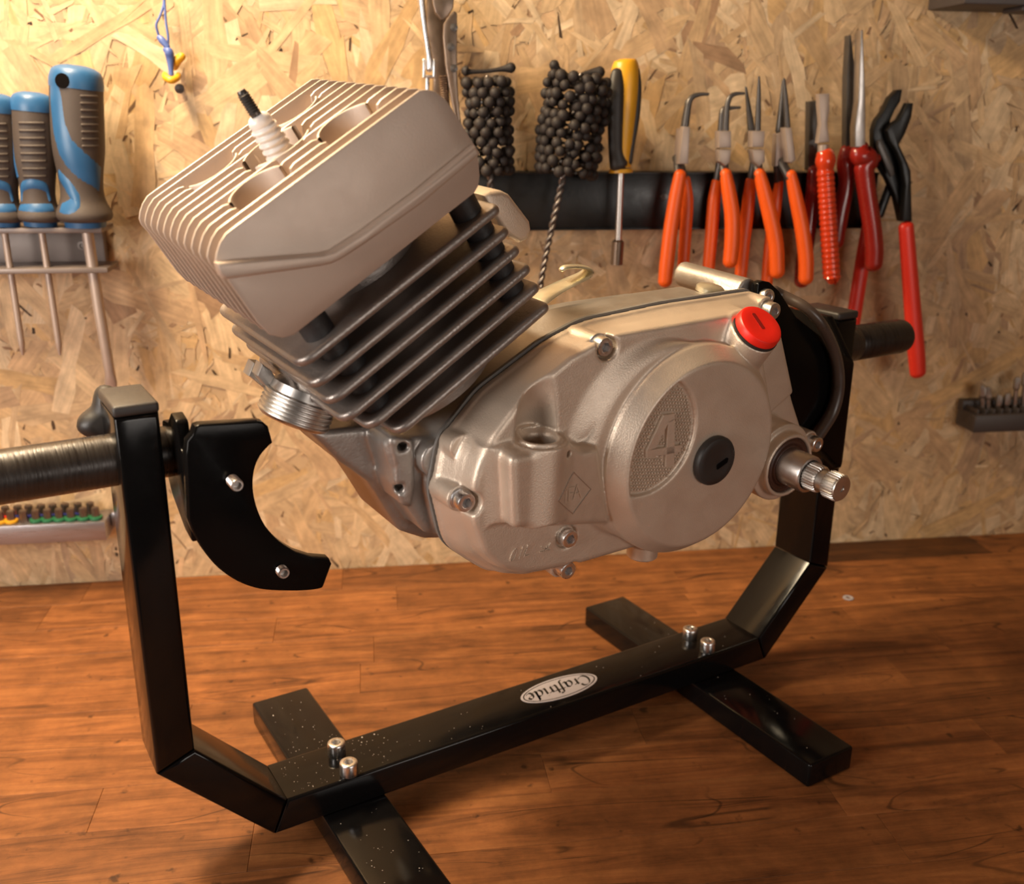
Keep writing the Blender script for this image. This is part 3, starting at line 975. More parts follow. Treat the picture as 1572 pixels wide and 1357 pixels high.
dP = F.poly(round_poly(PLAT, [20, 20, 20, 20, 20, 20, 20, 20, 20, 20, 20, 30, 20, 10, 10, 10, 20, 20, 20], 4))
ls = np.clip((46 - F.y) / 28.0, 0, 1.15).astype(np.float32)
main = smax(smax((d2 + 3.0) * (1 - ls) + dP * ls, t - 32, 3.5), 0.93 * F.x + 0.37 * F.z - 70.5, 5)
f = np.minimum(np.maximum(d2, t - 4), 1e9)
f = smin(f, main, 1)
right = smax((1.5 + (t - 4) * 0.25 + d2) * 0.97, t - 16, 3)
f = smin(f, right, 1.5)
right2 = smax(smax((1.5 + (t - 4) * 0.25 + d2) * 0.97, t - 20, 3), (F.x - 77) * 0.504 - (F.z - 3) * 0.864, 1.5)
f = smin(f, right2, 2)
s = np.clip((18 - F.y) / 9.0, -1.2, 1)
sk = np.sqrt((F.x + 35 - 27 * s) ** 2 + (F.z - 13.4 + 9.6 * s) ** 2) - (58 + 7.5 * s)
f = smin(f, smax(sk.astype(np.float32), 12.2 - F.y, 3), 4)
# boss under the red plug
PA = np.array([0.0, -0.62, 0.785]); PP = np.array([33.7, 6.0, 76.5])
f = smin(f, F.capsule_cyl(PP - PA * 50, PP - PA * 6.5, 19, 15.2), 5)
# oil box and filler column
bx = F.poly(round_poly([(-141, 27.5), (-98, 24.5), (-79, 18.5), (-66, -31), (-137, -15)], [5, 10, 3, 3, 5], 4))
f = smin(f, smax(bx, (3.6 + (F.x + 141) * 0.07 - F.y).astype(np.float32), 5), 3.5)
f = smin(f, F.capsule_cyl((-113.5, 17, -17), (-113.5, 17, 27.0), 15.3), 4)
f = smin(f, F.capsule_cyl((-137, 24, -15), (-139, 24, 27), 8.0), 4)
f = smax(f, -F.capsule_cyl((-89, 13.5, 30), (-89, -4, 25.5), 8.5), 3)
f = smax(f, -F.capsule_cyl((-115.5, 17.5, 28.2), (-115.5, 3, 74), 13.2), 1.6)
f = smin(f, F.capsule_cyl((-113.5, 17.5, 22), (-113.5, 17.5, 28.6), 12.2), 1.0)
f = smax(f, -F.capsule_cyl((-113.5, 17.5, 4), (-113.5, 17.5, 32), 8.8), 0.8)
f = smax(f, -F.capsule_cyl((-113.5, 17.5, 27.0), (-113.5, 17.5, 31), 8.8, 12.0), 0.5)
f = np.maximum(f, -F.capsule_cyl((-103.0, -2, 21), (-103.0, 12, 21), 1.9))
# bolt columns and seats
for (x, z, yf, b) in BOLTS:
    f = smin(f, F.capsule_cyl((x, 50, z), (x, yf + 7, z), (5.6 if z > 70 and x < 0 else 7.6) if b else 7.2), 1.5)
    if b: f = smax(f, -F.capsule_cyl((x, yf + 6.8, z), (x, -6, z), 7.2), 1.2)
# kick shaft boss
f = smin(f, F.capsule_cyl((78, 50, -21), (78, 12, -21), 26.2), 3)
f = smin(f, smax(F.capsule_cyl((78, 50, -21), (78, 4.5, -21), 21.6), f * 0 + 4.5 - F.y, 2.5), 2)
# round clutch housing face
rd = np.sqrt((F.x + 6.9) ** 2 + (F.z - 3.3) ** 2).astype(np.float32)
ch = ((rd - 65.3) * 10 + (10 - F.y) * 8.3) / 13
disc = smax(smax(ch, -F.y + 0 * rd, 0.9), np.maximum(rd - 65.3, F.y - 48), 0.6)
f = smin(f, disc, 1.2)
ra = np.sqrt((F.x + 51) ** 2 + (F.z - 23.3) ** 2).astype(np.float32)
rec = smax(np.maximum(ra - 35.1, rd - 55.2), F.y - 2.3, 0.6)
f = smax(f, -rec, 0.7)
f = np.maximum(f, -F.capsule_cyl((78, 9.5, -21), (78, -4, -21), 18.8))
f = np.maximum(f, F.y - 50)
Vc, Fc = surface_nets(F, f.astype(np.float32))
emit_np('clutch_cover', Vc, Fc, M_CAST, engine, ME)

# raised numeral and bead field in the lens of the face
FOUR = [(-41.6, 34.5), (-33.2, 34.3), (-30.9, 14.4), (-25.6, 13.6), (-25.4, 9.6), (-30.3, 10.2), (-29.4, 1.7), (-35.8, 2.3), (-36.6, 10.4), (-51.2, 11.2), (-51.8, 15.2)]
HOLE = [(-38.0, 27.5), (-36.9, 15.0), (-45.6, 15.4)]
mb = MB()
quads = [[(-41.6, 34.5), (-33.2, 34.3), (-32.8, 30.8), (-37.9, 28.6), (-45.4, 15.5), (-51.8, 15.2)],
         [(-37.9, 30.5), (-32.9, 31.2), (-29.4, 1.7), (-35.8, 2.3)],
         [(-51.8, 15.4), (-25.6, 13.9), (-25.4, 9.6), (-51.3, 11.0)]]
for q in quads:
    prism(mb, q, 2.6, 0.2, XZ, 0.12, 1)
numeral = E1('numeral', mb, M_CAST, label='raised figure 4 on the round cover')
def inpoly(p, P):
    c = False
    for i in range(len(P)):
        a = P[i]; b = P[i - 1]
        if (a[1] > p[1]) != (b[1] > p[1]) and p[0] < (b[0] - a[0]) * (p[1] - a[1]) / (b[1] - a[1]) + a[0]: c = not c
    return c
def edge_d(p, P):
    m = 1e9
    for i in range(len(P)):
        a = Vector(P[i]); b = Vector(P[i - 1]); e = b - a; w = Vector(p) - a
        tt = max(0, min(1, w.dot(e) / e.dot(e))); m = min(m, (w - e * tt).length)
    return m
mb = MB()
sp = 2.28
ang = math.radians(-10)
for i in range(-60, 60):
    for j in range(-60, 60):
        uu = i * sp + (0.5 * sp if j % 2 else 0); vv = j * sp * 0.866
        x = -51 + uu * math.cos(ang) - vv * math.sin(ang); z = 23 + uu * math.sin(ang) + vv * math.cos(ang)
        if math.hypot(x + 51, z - 23.3) > 33.2 or math.hypot(x + 6.9, z - 3.3) > 53.4: continue
        if (inpoly((x, z), FOUR) and not inpoly((x, z), HOLE)) or edge_d((x, z), FOUR) < 1.1 or (edge_d((x, z), HOLE) < 0.9): continue
        lathe(mb, (x, 2.5, z), (0, -1, 0), [(0.92, 0), (0.88, 0.7), (0.6, 1.2), (0.0, 1.4)], 8)
E1('bead_field', mb, M_CAST, smooth=80, kind='stuff')

# maker's diamond and letters on the oil box, OIL mark below it
_cf, _cF = f, F
def cover_y(x, z):
    gx = (x - _cF.lo[0]) / _cF.h; gz = (z - _cF.lo[2]) / _cF.h
    i, k = int(gx), int(gz); fx, fz = gx - i, gz - k
    col = (_cf[i, :, k] * (1 - fx) + _cf[i + 1, :, k] * fx) * (1 - fz) + (_cf[i, :, k + 1] * (1 - fx) + _cf[i + 1, :, k + 1] * fx) * fz
    j = max(1, int(np.argmax(col < 0)))
    return float(_cF.lo[1] + _cF.h * (j - 1 + col[j - 1] / (col[j - 1] - col[j])))
def bars(segs, w, lift):
    m = MB()
    fine = []
    for (p, q) in segs:
        L = math.hypot(q[0] - p[0], q[1] - p[1]); n = max(1, int(round(L / 1.6)))
        for k in range(n):
            fine.append(((p[0] + (q[0] - p[0]) * k / n, p[1] + (q[1] - p[1]) * k / n), (p[0] + (q[0] - p[0]) * (k + 1) / n, p[1] + (q[1] - p[1]) * (k + 1) / n)))
    for (p, q) in fine:
        ys = sorted(cover_y(p[0] + (q[0] - p[0]) * k, p[1] + (q[1] - p[1]) * k) for k in (0.0, 0.25, 0.5, 0.75, 1.0))
        a = ys[2] - lift; b = ys[4] + 1.5
        p = Vector(p); q = Vector(q); dd = (q - p).normalized(); nn = Vector((-dd.y, dd.x)) * w / 2; dd = dd * w / 2
        prism(m, [tuple(p - dd + nn), tuple(q + dd + nn), tuple(q + dd - nn), tuple(p - dd - nn)], a, b, XZ, 0.12, 1)
    return m
D = [(-97.5, 9.1), (-83.8, -4.1), (-95.9, -15.9), (-110.1, -3.3)]
E1('diamond_mark', bars([(D[i], D[(i + 1) % 4]) for i in range(4)], 0.6, 0.35), M_MACH)
let = [((-103.8, 0.4), (-103.4, -6.6)),
       ((-100.6, 0.6), (-100.2, -6.8)), ((-100.6, 0.6), (-96.6, 0.3)), ((-100.4, -2.9), (-97.3, -3.1)),
       ((-94.6, 0.9), (-96.6, -7.0)), ((-94.6, 0.9), (-91.2, -6.8)), ((-96.0, -4.1), (-92.6, -4.0))]
E1('cast_letters', bars(let, 0.75, 0.6), M_CAST, label='small cast letters IFA inside the diamond')
def ocirc(cx, cz, rx, rz, sl, n=12):
    q = [(cx + rx * math.cos(2 * math.pi * i / n) + sl * rz * math.sin(2 * math.pi * i / n), cz + rz * math.sin(2 * math.pi * i / n)) for i in range(n)]
    return [(q[i], q[(i + 1) % n]) for i in range(n)]
oil = ocirc(-126.6, -38.6, 1.5, 3.4, 0.35) + [((-122.6, -41.6), (-120.6, -35.2)), ((-119.4, -41.4), (-117.2, -35.0)), ((-119.4, -41.4), (-116.2, -41.2)),
       ((-108.6, -41.4), (-101.4, -41.6)), ((-104.4, -41.4), (-101.6, -37.6)), ((-104.4, -41.4), (-107.6, -38.4)), ((-104.4, -41.4), (-104.0, -39.0))]
E1('cast_letters', bars(oil, 0.65, 0.65), M_CAST, label='raised letters OIL with an arrow')

for (x, z, yf, b) in BOLTS:
    if not b: continue
    mb = MB(); socket_screw(mb, (x, yf + 7.0, z), (0, -1, 0), 5.4, 7.2, 2.9, 4.0)
    lathe(mb, (x, yf + 7.6, z), (0, -1, 0), [(6.3, 0), (6.3, 0.7), (5.3, 0.75)], 24)
    E1('cover_bolt', mb, M_CHROME, label='bright socket head bolt')

# black plug in the face
mb = MB()
lathe(mb, (0.5, 0.4, 0.2), (0, -1, 0), [(14.6, 0), (15.2, 1.2), (15.2, 3.4), (14.4, 4.6), (12.6, 5.2), (10.5, 5.0), (0, 4.8)], 48)
pl_ = E1('black_plug', mb, M_RUBBER, label='round black rubber plug with a slot')
mb = MB()
prism(mb, round_poly([(0.6, -5.0), (8.6, -1.6), (9.2, 1.2), (7.6, 1.6), (0.2, -1.6)], 0.9, 2), -4.2, -5.0, XZ, 0.15, 1)
E1('plug_slot_shade', mb, M_HOLE_SHADE, pl_)  # black slab: shade of an uncut slot put into the colour
# red plug
PPv = Vector(PP); PAv = Vector(PA)
mb = MB(); lathe(mb, PPv - PAv * 6.8, PAv, [(14.2, 0), (14.9, 0.5), (14.9, 1.8), (14.0, 2.2)], 44)
rp_ = E1('red_plug', MB().add([], []) if False else lathe(MB(), PPv - PAv * 4.8, PAv, [(14.0, 0), (14.4, 0.6), (14.2, 4.2), (13.4, 5.3), (12.2, 5.6), (8.0, 5.35), (0, 5.2)], 48), M_RED,
          label='red slotted filler plug')
E1('plug_seal', mb, M_RUBBER, rp_)
x_, y_, z_ = Vector((1, 0, 0)), PAv.cross(Vector((1, 0, 0))).normalized(), PAv
mb = MB()
sl = round_poly([(-1.4, -3.2), (1.4, -3.2), (1.4, 8.5), (-1.4, 8.5)], 1.2, 4)
rot_ = math.radians(2)
def tp(u, v, dd):
    uu = u * math.cos(rot_) - v * math.sin(rot_); vv = u * math.sin(rot_) + v * math.cos(rot_)
    return tuple(PPv + x_ * (uu - 0.5) + y_ * -(vv) * -1 + z_ * dd)
prism(mb, sl, 0.2, 0.62, tp)
E1('plug_slot_shade', mb, mat('slot_shade_red', (0.25, 0.006, 0.004), 0.5), rp_)  # thin slab in darkened plug red, painting the shade inside the slot

# kick shaft
KX, KZ = 78.0, -21.0
mb = MB(); lathe(mb, (KX, 9.6, KZ), (0, -1, 0), [(18.9, 0), (18.9, 2.2), (17.6, 3.4), (16.4, 2.8), (15.2, 3.2), (14.0, 2.4), (13.2, 3.4), (12.4, 3.6), (12.0, 2.0)], 48)
E1('shaft_seal', mb, M_SEAL, label='dark brown rubber shaft seal')
mb = MB(); lathe(mb, (KX, 14, KZ), (0, -1, 0), [(12.2, 0), (12.2, 24.6), (11.7, 25.6), (10.2, 25.8), (9.6, 25.2), (9.4, 18)], 48)
mb.f.pop()
E1('shaft_sleeve', mb, M_STEEL)
spl = lambda i: 1.0 if i % 4 < 2 else 0.93
mb = MB()
lathe(mb, (KX, 12, KZ), (0, -1, 0), [(8.9, 0), (8.9, 31.5), (8.2, 32.8)], 112, rmod=spl)
lathe(mb, (KX, 12, KZ), (0, -1, 0), [(7.3, 30), (7.0, 34.5), (7.3, 39)], 40)
lathe(mb, (KX, 12, KZ), (0, -1, 0), [(8.0, 37.8), (8.9, 38.8), (8.9, 46.6), (8.2, 47.6)], 112, rmod=spl)
lathe(mb, (KX, 12, KZ), (0, -1, 0), [(8.1, 47.4), (7.8, 48.2), (2.1, 48.2), (1.7, 46.6), (0.0, 45.6)], 40)
E1('kick_shaft', mb, M_MACH, smooth=25, label='splined bright kick-start shaft')

# ---- gasket and crankcase
mb = MB()
big = [(p[0] * 1.006 - 0.4, p[1] * 1.010 + 0.9) for p in OUT]
prism(mb, big, 50.1, 52.2, XZ)
E1('cover_gasket', mb, M_GASKET)
F = Field((-215, 50, -92), (140, 142, 98), 1.4)
inner = F.poly([(p[0] * 0.985 - 0.6, p[1] * 0.98 + 0.5) for p in OUT])
inner2 = F.poly([(p[0] * 0.93 - 4, p[1] * 0.84 - 3) for p in OUT])
f = smax(inner, np.maximum(51.5 - F.y, F.y - 86), 3)
f = smax(f, F.x - 44, 3)
f = smin(f, smax(smax(inner2, F.x - 44, 3), np.maximum(51.5 - F.y, F.y - 138), 5), 4)
c6 = lambda L, y: [eo(440 + a / 5.614, 600 + b / 5.614, y) for a, b in L]
chP = c6([(60, 250), (130, 315), (310, 500), (440, 590), (560, 675), (700, 885), (830, 1092), (1040, 1160), (1200, 1160), (1300, 800), (1200, 300), (700, 200)], 104)
f = smin(f, smax(F.poly(round_poly(chP, 8, 4)), np.maximum(82 - F.y, F.y - 136), 4), 5)
midP = c6([(700, 330), (1350, 300), (1500, 700), (1250, 1150), (1080, 1140), (960, 960), (840, 800), (800, 620)], 76)
f = smin(f, smax(F.poly(round_poly(midP, 6, 4)), np.maximum(60 - F.y, F.y - 90), 3), 3)
lugP = c6([(840, 365), (1060, 400), (1075, 800), (1040, 990), (960, 960), (905, 800), (905, 640)], 62)
f = smin(f, smax(F.poly(round_poly(lugP, 3, 3)), np.maximum(57 - F.y, F.y - 80), 2), 1.5)
a = eo(440 + 1190 / 5.614, 600 + 590 / 5.614, 56)
f = smin(f, F.capsule_cyl((a[0] + 6, 52, a[1]), (a[0] + 6, 66, a[1]), 10), 2)
a = eo(440 + 770 / 5.614, 600 + 745 / 5.614, 86)
f = smin(f, F.capsule_cyl((a[0] + 12, 90, a[1] + 6), (a[0], 84, a[1]), 8), 3)
for (px, py) in ((440 + 995 / 5.614, 600 + 490 / 5.614), (440 + 968 / 5.614, 600 + 855 / 5.614)):
    a = eo(px, py, 57)
    f = np.maximum(f, -F.capsule_cyl((a[0] - 3, 52, a[1] + 1), (a[0] + 6, 68, a[1] - 1), 2.6))
# rear mount tube along the crank axis
RM = eo(1163, 452, 57)
f = smin(f, F.capsule_cyl((RM[0], 66, RM[1]), (RM[0], 128, RM[1]), 8.6), 4)
f = smin(f, F.capsule_cyl((RM[0] - 14, 62, RM[1] - 14), (RM[0] - 14, 84, RM[1] - 14), 12), 8)
Vc, Fc = surface_nets(F, f.astype(np.float32))
emit_np('crankcase', Vc, Fc, M_CRANK, engine, ME)
a = eo(985, 853, 40)
mb = MB(); lathe(mb, (a[0], 40, a[1] + 4), (0, 0, 1), [(9, -4), (10, -3), (10, 5), (8, 6)], 24)
E1('drain_plug', mb, M_CAST)
a = eo(1090, 440, 66)
mb = MB(); lathe(mb, (a[0], 66, a[1] - 3), (0.05, -0.1, 1), [(9, 0), (9, 2.6), (7.5, 3.8), (0, 4.4)], 28)
E1('case_cap', mb, M_ZINC, label='small pale metal cap on top of the crankcase')

# clutch lever
pts = [eo(px, py, 100) for px, py in ((822, 463), (845, 448), (872, 434), (894, 424), (903, 416), (899, 411), (886, 409), (868, 410), (862, 414))]
mb = MB(); tube(mb, [(x, 100, z) for x, z in pts], [2.2, 1.7, 1.5, 1.4, 1.3, 1.3, 1.3, 1.3, 1.2], 16, (0, 1, 0), [4.6, 5.2, 5.2, 5.0, 4.4, 4.0, 3.0, 2.4, 2.0], 5)
E1('clutch_lever', mb, M_ZINC, label='bent zinc-plated clutch lever')

# hose
pts = [(1188, 447, 72), (1199, 453, 70), (1214, 460, 64), (1238, 473, 53), (1262, 500, 46), (1282, 545, 45), (1287, 590, 43), (1279, 628, 42), (1264, 655, 41), (1248, 678, 40)]
mb = MB(); tube(mb, [(eo(a, b, c)[0], c, eo(a, b, c)[1]) for a, b, c in pts], [4.0, 4.0, 3.9, 3.6, 3.9, 4.2, 4.4, 4.6, 4.6, 4.4], 18, (0, 1, 0), 1.0, 6)
E1('breather_hose', mb, M_HOSE, label='dark rubber hose looping at the rear')

# ---- cylinder: axis v, fins spread along u
TH = math.radians(32.5); CT, ST = math.cos(TH), math.sin(TH)
def uv(p): return (p[0] * CT + p[1] * ST, -p[0] * ST + p[1] * CT)
def UYV(u, y, v): return (u * CT - v * ST, y, u * ST + v * CT)
def UV_Y(u, v, y): return (u * CT - v * ST, y, u * ST + v * CT)
VD = (-ST, 0, CT); UD = (CT, 0, ST)
FL_ = [(463, 566.5), (481, 596.5), (507, 624), (529, 652), (567, 662), (610, 668)]
FR_ = [(770, 318), (785.5, 355.6), (800.7, 381.5), (817, 409), (831, 439), (847, 471)]
YF, YBK = 35.0, 152.0
fins = []
for l, r_ in zip(FL_, FR_):
    a = uv(eo(*l, YF)); b = uv(eo(*r_, YF))
    fins.append((a[0], b[0], (a[1] + b[1]) / 2))
v0 = fins[0][2]; v5 = fins[5][2]
UC = sum((a + b) / 2 for a, b, _ in fins[:4]) / 4
CY = (YF + YBK) / 2 - 2
mb = MB(); lathe(mb, UYV(UC, CY, v5 - 14), VD, [(44, 0), (44, 8), (40, 12), (38, v0 - v5 + 24)], 56)
E1('barrel', mb, M_BARREL)
for k, (ua, ub, v) in enumerate(fins):
    mb = MB()
    P = round_poly([(ua, YF), (ub, YF), (ub, YBK - 6), (ub - 14, YBK), (ua, YBK)], [10, 5, 8, 8, 8], 6)
    prism(mb, P, v - 2.5, v + 2.5, UYV, 2.1, 4)
    E1('cylinder_fin', mb, M_BARREL, smooth=50)
DL = [(487, 503), (517, 539), (549, 572.5), (568, 602), (586, 630)]
DR = [(719, 327), (741, 360), (757, 389), (773, 421), (789, 451)]
HB = uv(eo(440, 519, 30))[1]
for L in (DL, DR):
    for k, q in enumerate(L):
        u_, v_ = uv(eo(*q, 46))
        va = fins[k][2] + 1.7
        vb = (HB + 2) if k == 0 else fins[k - 1][2] - 1.7
        for (vlo, vhi) in ([(va, vb)] if k == 0 else [(va, vb)]):
            mb = MB(); lathe(mb, UYV(u_, 48, vlo), VD, [(7.8, 0), (7.8, vhi - vlo)], 24)
            E1('rubber_damper', mb, M_DAMPER)

# ---- cylinder head
HPX = [(331, 401), (333, 388), (338, 373), (347, 358.7), (360, 347), (645, 139.5), (657, 137.5), (668, 140), (683, 151), (695, 167), (731, 226),
       (735, 245), (737, 270), (735, 285), (729, 296), (452, 514), (435, 519), (414, 514), (397, 497), (347, 426), (335, 412)]
HP = [uv(eo(*q, 30)) for q in HPX]
vt = (HP[4][1] + HP[5][1]) / 2
for i in (4, 5): HP[i] = (HP[i][0], vt)
uA, uB = HP[4][0], HP[5][0]
PLG = uv(eo(428, 232, 90)); UP_ = PLG[0]
uF1 = uv(eo(384, 283, 52))[0]; uF2 = uv(eo(520, 180, 52))[0]
half = (uF2 - uF1) / 2; um = UP_
wells = [(um - half, 57, 14.0, 26), (um + half, 57, 14.0, 26), (um - half, 123, 14.0, 26), (um + half, 123, 14.0, 26), (um, 90, 17.0, 30)]
NF = 12
for k in range(NF):
    y = 30 + k * (120 - 1.7) / (NF - 1)
    poly = []
    cuts = []
    if 2 <= k <= NF - 3:
        for (wu, wy, wr, dep) in wells:
            dy = abs(y + 0.85 - wy)
            if dy < wr + 0.6:
                w = math.sqrt(max(wr * wr - dy * dy, 4.0)) + 0.6
                cuts.append((wu - w, wu + w, vt - dep))
    cuts.sort()
    top = [HP[4]]
    for (a, b, vb) in cuts:
        r3 = 4.0
        top += [(a - r3, vt), (a - r3 * 0.3, vt - 0.9), (a, vt - r3), (a, vb), (b, vb), (b, vt - r3), (b + r3 * 0.3, vt - 0.9), (b + r3, vt)]
    top.append(HP[5])
    poly = HP[:4] + top + HP[6:]
    mb = MB(); prism(mb, poly, y, y + 1.8, UV_Y, 0.6, 2)
    E1('head_fin', mb, M_HEAD, smooth=40)
vbm = HP[15][1]
mb = MB()
P = round_poly([(uA + 8, 33), (uB + 6, 33), (uB + 6, 147), (uA + 8, 147)], 12, 5)
prism(mb, P, vbm + 2.5, vt - 32, UYV, 1.0, 2)
E1('head_base', mb, M_HEAD)
for (wu, wy, wr, dep) in wells:
    mb = MB()
    ro = wr + 1.7
    lathe(mb, UYV(wu, wy, vt - dep - 4), VD, [(ro, 0), (ro, dep + 3.2), (ro - 0.5, dep + 3.9), (wr + 0.4, dep + 3.9), (wr, dep + 3.2), (wr, 3.9)], 64)
    mb.f = [q_ for q_ in mb.f if len(q_) == 4]
    side = 1 if wy < 80 else -1
    def dyr(q_): return (sum(mb.v[i][1] for i in q_) / 4 - wy) / wr
    mb.f = [q_ for q_ in mb.f if (abs(dyr(q_)) > 0.55 if wr > 15 else side * dyr(q_) > 0.30)]

    E1('stud_well' if wr < 14 else 'plug_well', mb, M_HEAD, smooth=50)
# ledge across the face of the front fin
rib_top = [(332, 404), (372, 399.5), (440, 394), (494, 390), (512, 385.5), (560, 355), (640, 296), (728, 224)]
rib_bot = [(737, 236), (650, 310), (560, 374), (525, 397), (508, 405), (492, 408.5), (440, 416), (346, 429), (338, 424)]
mb = MB(); prism(mb, [uv(eo(*q, 26)) for q in rib_top + rib_bot], 24.8, 31.0, UV_Y, 1.5, 3)
E1('head_ledge', mb, M_HEAD, smooth=45, label='bent raised ledge across the front head fin')

# spark plug
vb = vt - 27
pv = lambda v: UYV(um, 90, v)
sp_ = E1('spark_plug', lathe(MB(), pv(vb - 8), VD, [(9.5, 0), (9.5, 8), (8.0, 8.4), (7.4, 14)], 6), M_STEEL, label='spark plug standing in the head')
prof = [(6.8, 0), (6.8, 8)]
h = 8.0
for k in range(8):
    w_ = 7.9 - 0.16 * k
    prof += [(w_ - 1.1, h), (w_ - 0.2, h + 0.5), (w_, h + 1.1), (w_ - 0.2, h + 1.7), (w_ - 1.1, h + 2.2), (w_ - 1.5, h + 2.8)]
    h += 3.3
prof += [(6.0, h + 0.5), (5.4, h + 3.0), (4.4, h + 4.2), (3.6, h + 4.6)]
E1('ceramic_insulator', lathe(MB(), pv(vb + 4), VD, prof, 36), M_CERAMIC, sp_, 60, label='white ribbed ceramic insulator')
prof = [(2.6, 0), (2.6, 2.0)]
for k in range(8): prof += [(3.0, 2 + k * 1.25), (2.3, 2.6 + k * 1.25)]
prof += [(2.2, 12.4), (1.7, 13.2)]
E1('terminal_stud', lathe(MB(), pv(vb + 4 + h + 4.4), VD, prof, 20), M_DKSTEEL, sp_, 40, label='dark threaded terminal')

# exhaust stub: threaded ring pointing down and forward, with its broken-edged port webs
ED = Vector((-0.42, 0.0, -0.907)).normalized()
ec = eo(449, 644, 92)
ecv = Vector((ec[0], 92, ec[1]))
prof = [(13.0, -22), (17.5, -18), (17.8, -13.4)]
for k in range(6): prof += [(19.0, -13.2 + k * 2.2), (19.7, -12.6 + k * 2.2), (19.7, -12.0 + k * 2.2), (18.9, -11.4 + k * 2.2)]
prof += [(18.6, 0.2), (17.4, 1.0), (15.5, 1.0), (15.2, -8), (0, -8)]
E1('exhaust_ring', lathe(MB(), ecv, ED, prof, 56), M_MACH, smooth=28, label='bright threaded exhaust ring')
F2 = Field((-330, 40, -10), (-150, 150, 130), 1.6)
pc_ = UYV(UC - 20, 92, (v0 + v5) / 2 - 6)
f = F2.capsule_cyl(pc_, tuple(ecv - ED * 16), 26, 18.0)
Vc, Fc = surface_nets(F2, f.astype(np.float32))
emit_np('exhaust_port', Vc, Fc, M_CRANK, engine, ME)
for (L, ya, yb) in (([(490, 690), (445, 800), (470, 815), (570, 900), (640, 930), (700, 860), (600, 780), (560, 700)], 112, 122),
                    ([(560, 700), (520, 800), (590, 890), (700, 950), (760, 900), (690, 850), (640, 760)], 96, 106)):
    mb = MB(); prism(mb, [eo(300 + a / 5.427, 430 + b / 5.427, ya) for a, b in L], ya, yb, XZ, 1.2, 2)
    E1('port_web', mb, M_CRANK, smooth=30)

# intake flange behind the fins
ip = [(742, 300), (756, 294), (772, 293), (784, 299), (815, 340), (817, 353), (812, 368), (800, 374), (780, 362), (752, 322)]
mb = MB(); prism(mb, [eo(*q, 84) for q in ip], 84, 112, XZ, 3.0, 3)
E1('intake_flange', mb, M_CAST, smooth=45)

# ================================================================== TOOLS ON THE WALL (world frame)
CAM_W = MS @ Vector(CAM_S)
FWD = (MS.to_3x3() @ Vector(_f)).normalized()
def pxm(p): return (p - CAM_W).dot(FWD) / F_PX          # metres per photo pixel at p
UPN = (0, -1, 0)

def wt(mb, path, seg=14, flat=1.0, smooth=6, round_ends=True):
    """path of (px, py, off, radius in px)"""
    P = [wo(a, b, c) for a, b, c, _ in path]
    R = [r * pxm(p) for p, (_, _, _, r) in zip(P, path)]
    return tube(mb, P, R, seg, UPN, flat, smooth, round_ends)

def wpoly(mb, pts, off, th, bev=0.0008, rad=0.0):
    """flat plate outlined in the picture, standing at `off` from the wall with thickness th"""
    P = [wo(a, b, off) for a, b in pts]
    q = [(p.x, p.z) for p in P]
    if rad: q = round_poly(q, rad, 3)
    return prism(mb, q, WALL_Y - off, WALL_Y - off + th, XZ, bev, 2)

def base_at(px, py, off): return Matrix.Translation(wo(px, py, off))

# ---- black tool rail
a = wo(700, 270, 0.020); b_ = wo(1345, 268, 0.020)
zt, zb = wo(1000, 266, 0.022).z, wo(1000, 350, 0.022).z
rail = thing('tool_rail', 'long black steel tool rail screwed to the board behind the engine', 'tool rail', Matrix.Translation(((a.x + b_.x) / 2, WALL_Y, zb)))
mb = MB(); box(mb, (a.x, WALL_Y - 0.0245, zb), (b_.x, WALL_Y - 0.0225, zt), 0.0006)
emit('front_plate', mb, M_RAIL, rail)
mb = MB(); box(mb, (a.x, WALL_Y - 0.0265, zt - 0.0006), (b_.x, WALL_Y - 0.001, zt + 0.0012), 0.0005)
emit('top_lip', mb, M_RAIL, rail)
mb = MB(); box(mb, (a.x, WALL_Y - 0.0265, zb - 0.0012), (b_.x, WALL_Y - 0.001, zb + 0.0006), 0.0005)
emit('bottom_lip', mb, M_RAIL, rail)
q = wo(1020, 302, 0.0245)
for xx in (q.x, q.x + 0.17):
    mb = MB(); lathe(mb, (xx, WALL_Y - 0.0245, q.z), (0, -1, 0), [(0.0035, 0), (0.0030, 0.0014), (0, 0.0016)], 16)
    emit('rail_screw', mb, M_DKSTEEL, rail)

G_PL = 'pliers hung in the black tool rail'
def dip(t, path, m, flat=0.85):
    mb = MB(); wt(mb, path, 16, flat); return emit('handle', mb, m, t, smooth=60)

def circlip(label, tips, joint, front, back, two_step):
    t = thing('circlip_pliers', label, 'pliers', base_at(*front[-1][:3]), G_PL)
    for tp_ in tips:
        mb = MB(); wt(mb, tp_, 12, 0.9, 5); emit('jaw', mb, M_DKSTEEL, t, smooth=50)
    for jp, off, th in joint:
        mb = MB(); wpoly(mb, jp, off, th, 0.0012); emit('joint_plate', mb, M_SATIN, t)
    cx = sum(p[0] for p in joint[-1][0]) / len(joint[-1][0]); by = max(p[1] for p in joint[-1][0])
    mb = MB(); wt(mb, [(cx - 3, by - 14, 0.040, 8), (front[0][0] - 2, front[0][1] + 4, front[0][2], 7)], 12, 0.8, 0)
    wt(mb, [(cx - 5, by - 14, 0.034, 8), (back[0][0], back[0][1] + 4, back[0][2], 7)], 12, 0.8, 0)
    emit('shank', mb, M_DKSTEEL, t)
    dip(t, front, M_ORANGE); dip(t, back, M_ORANGE)
    return t

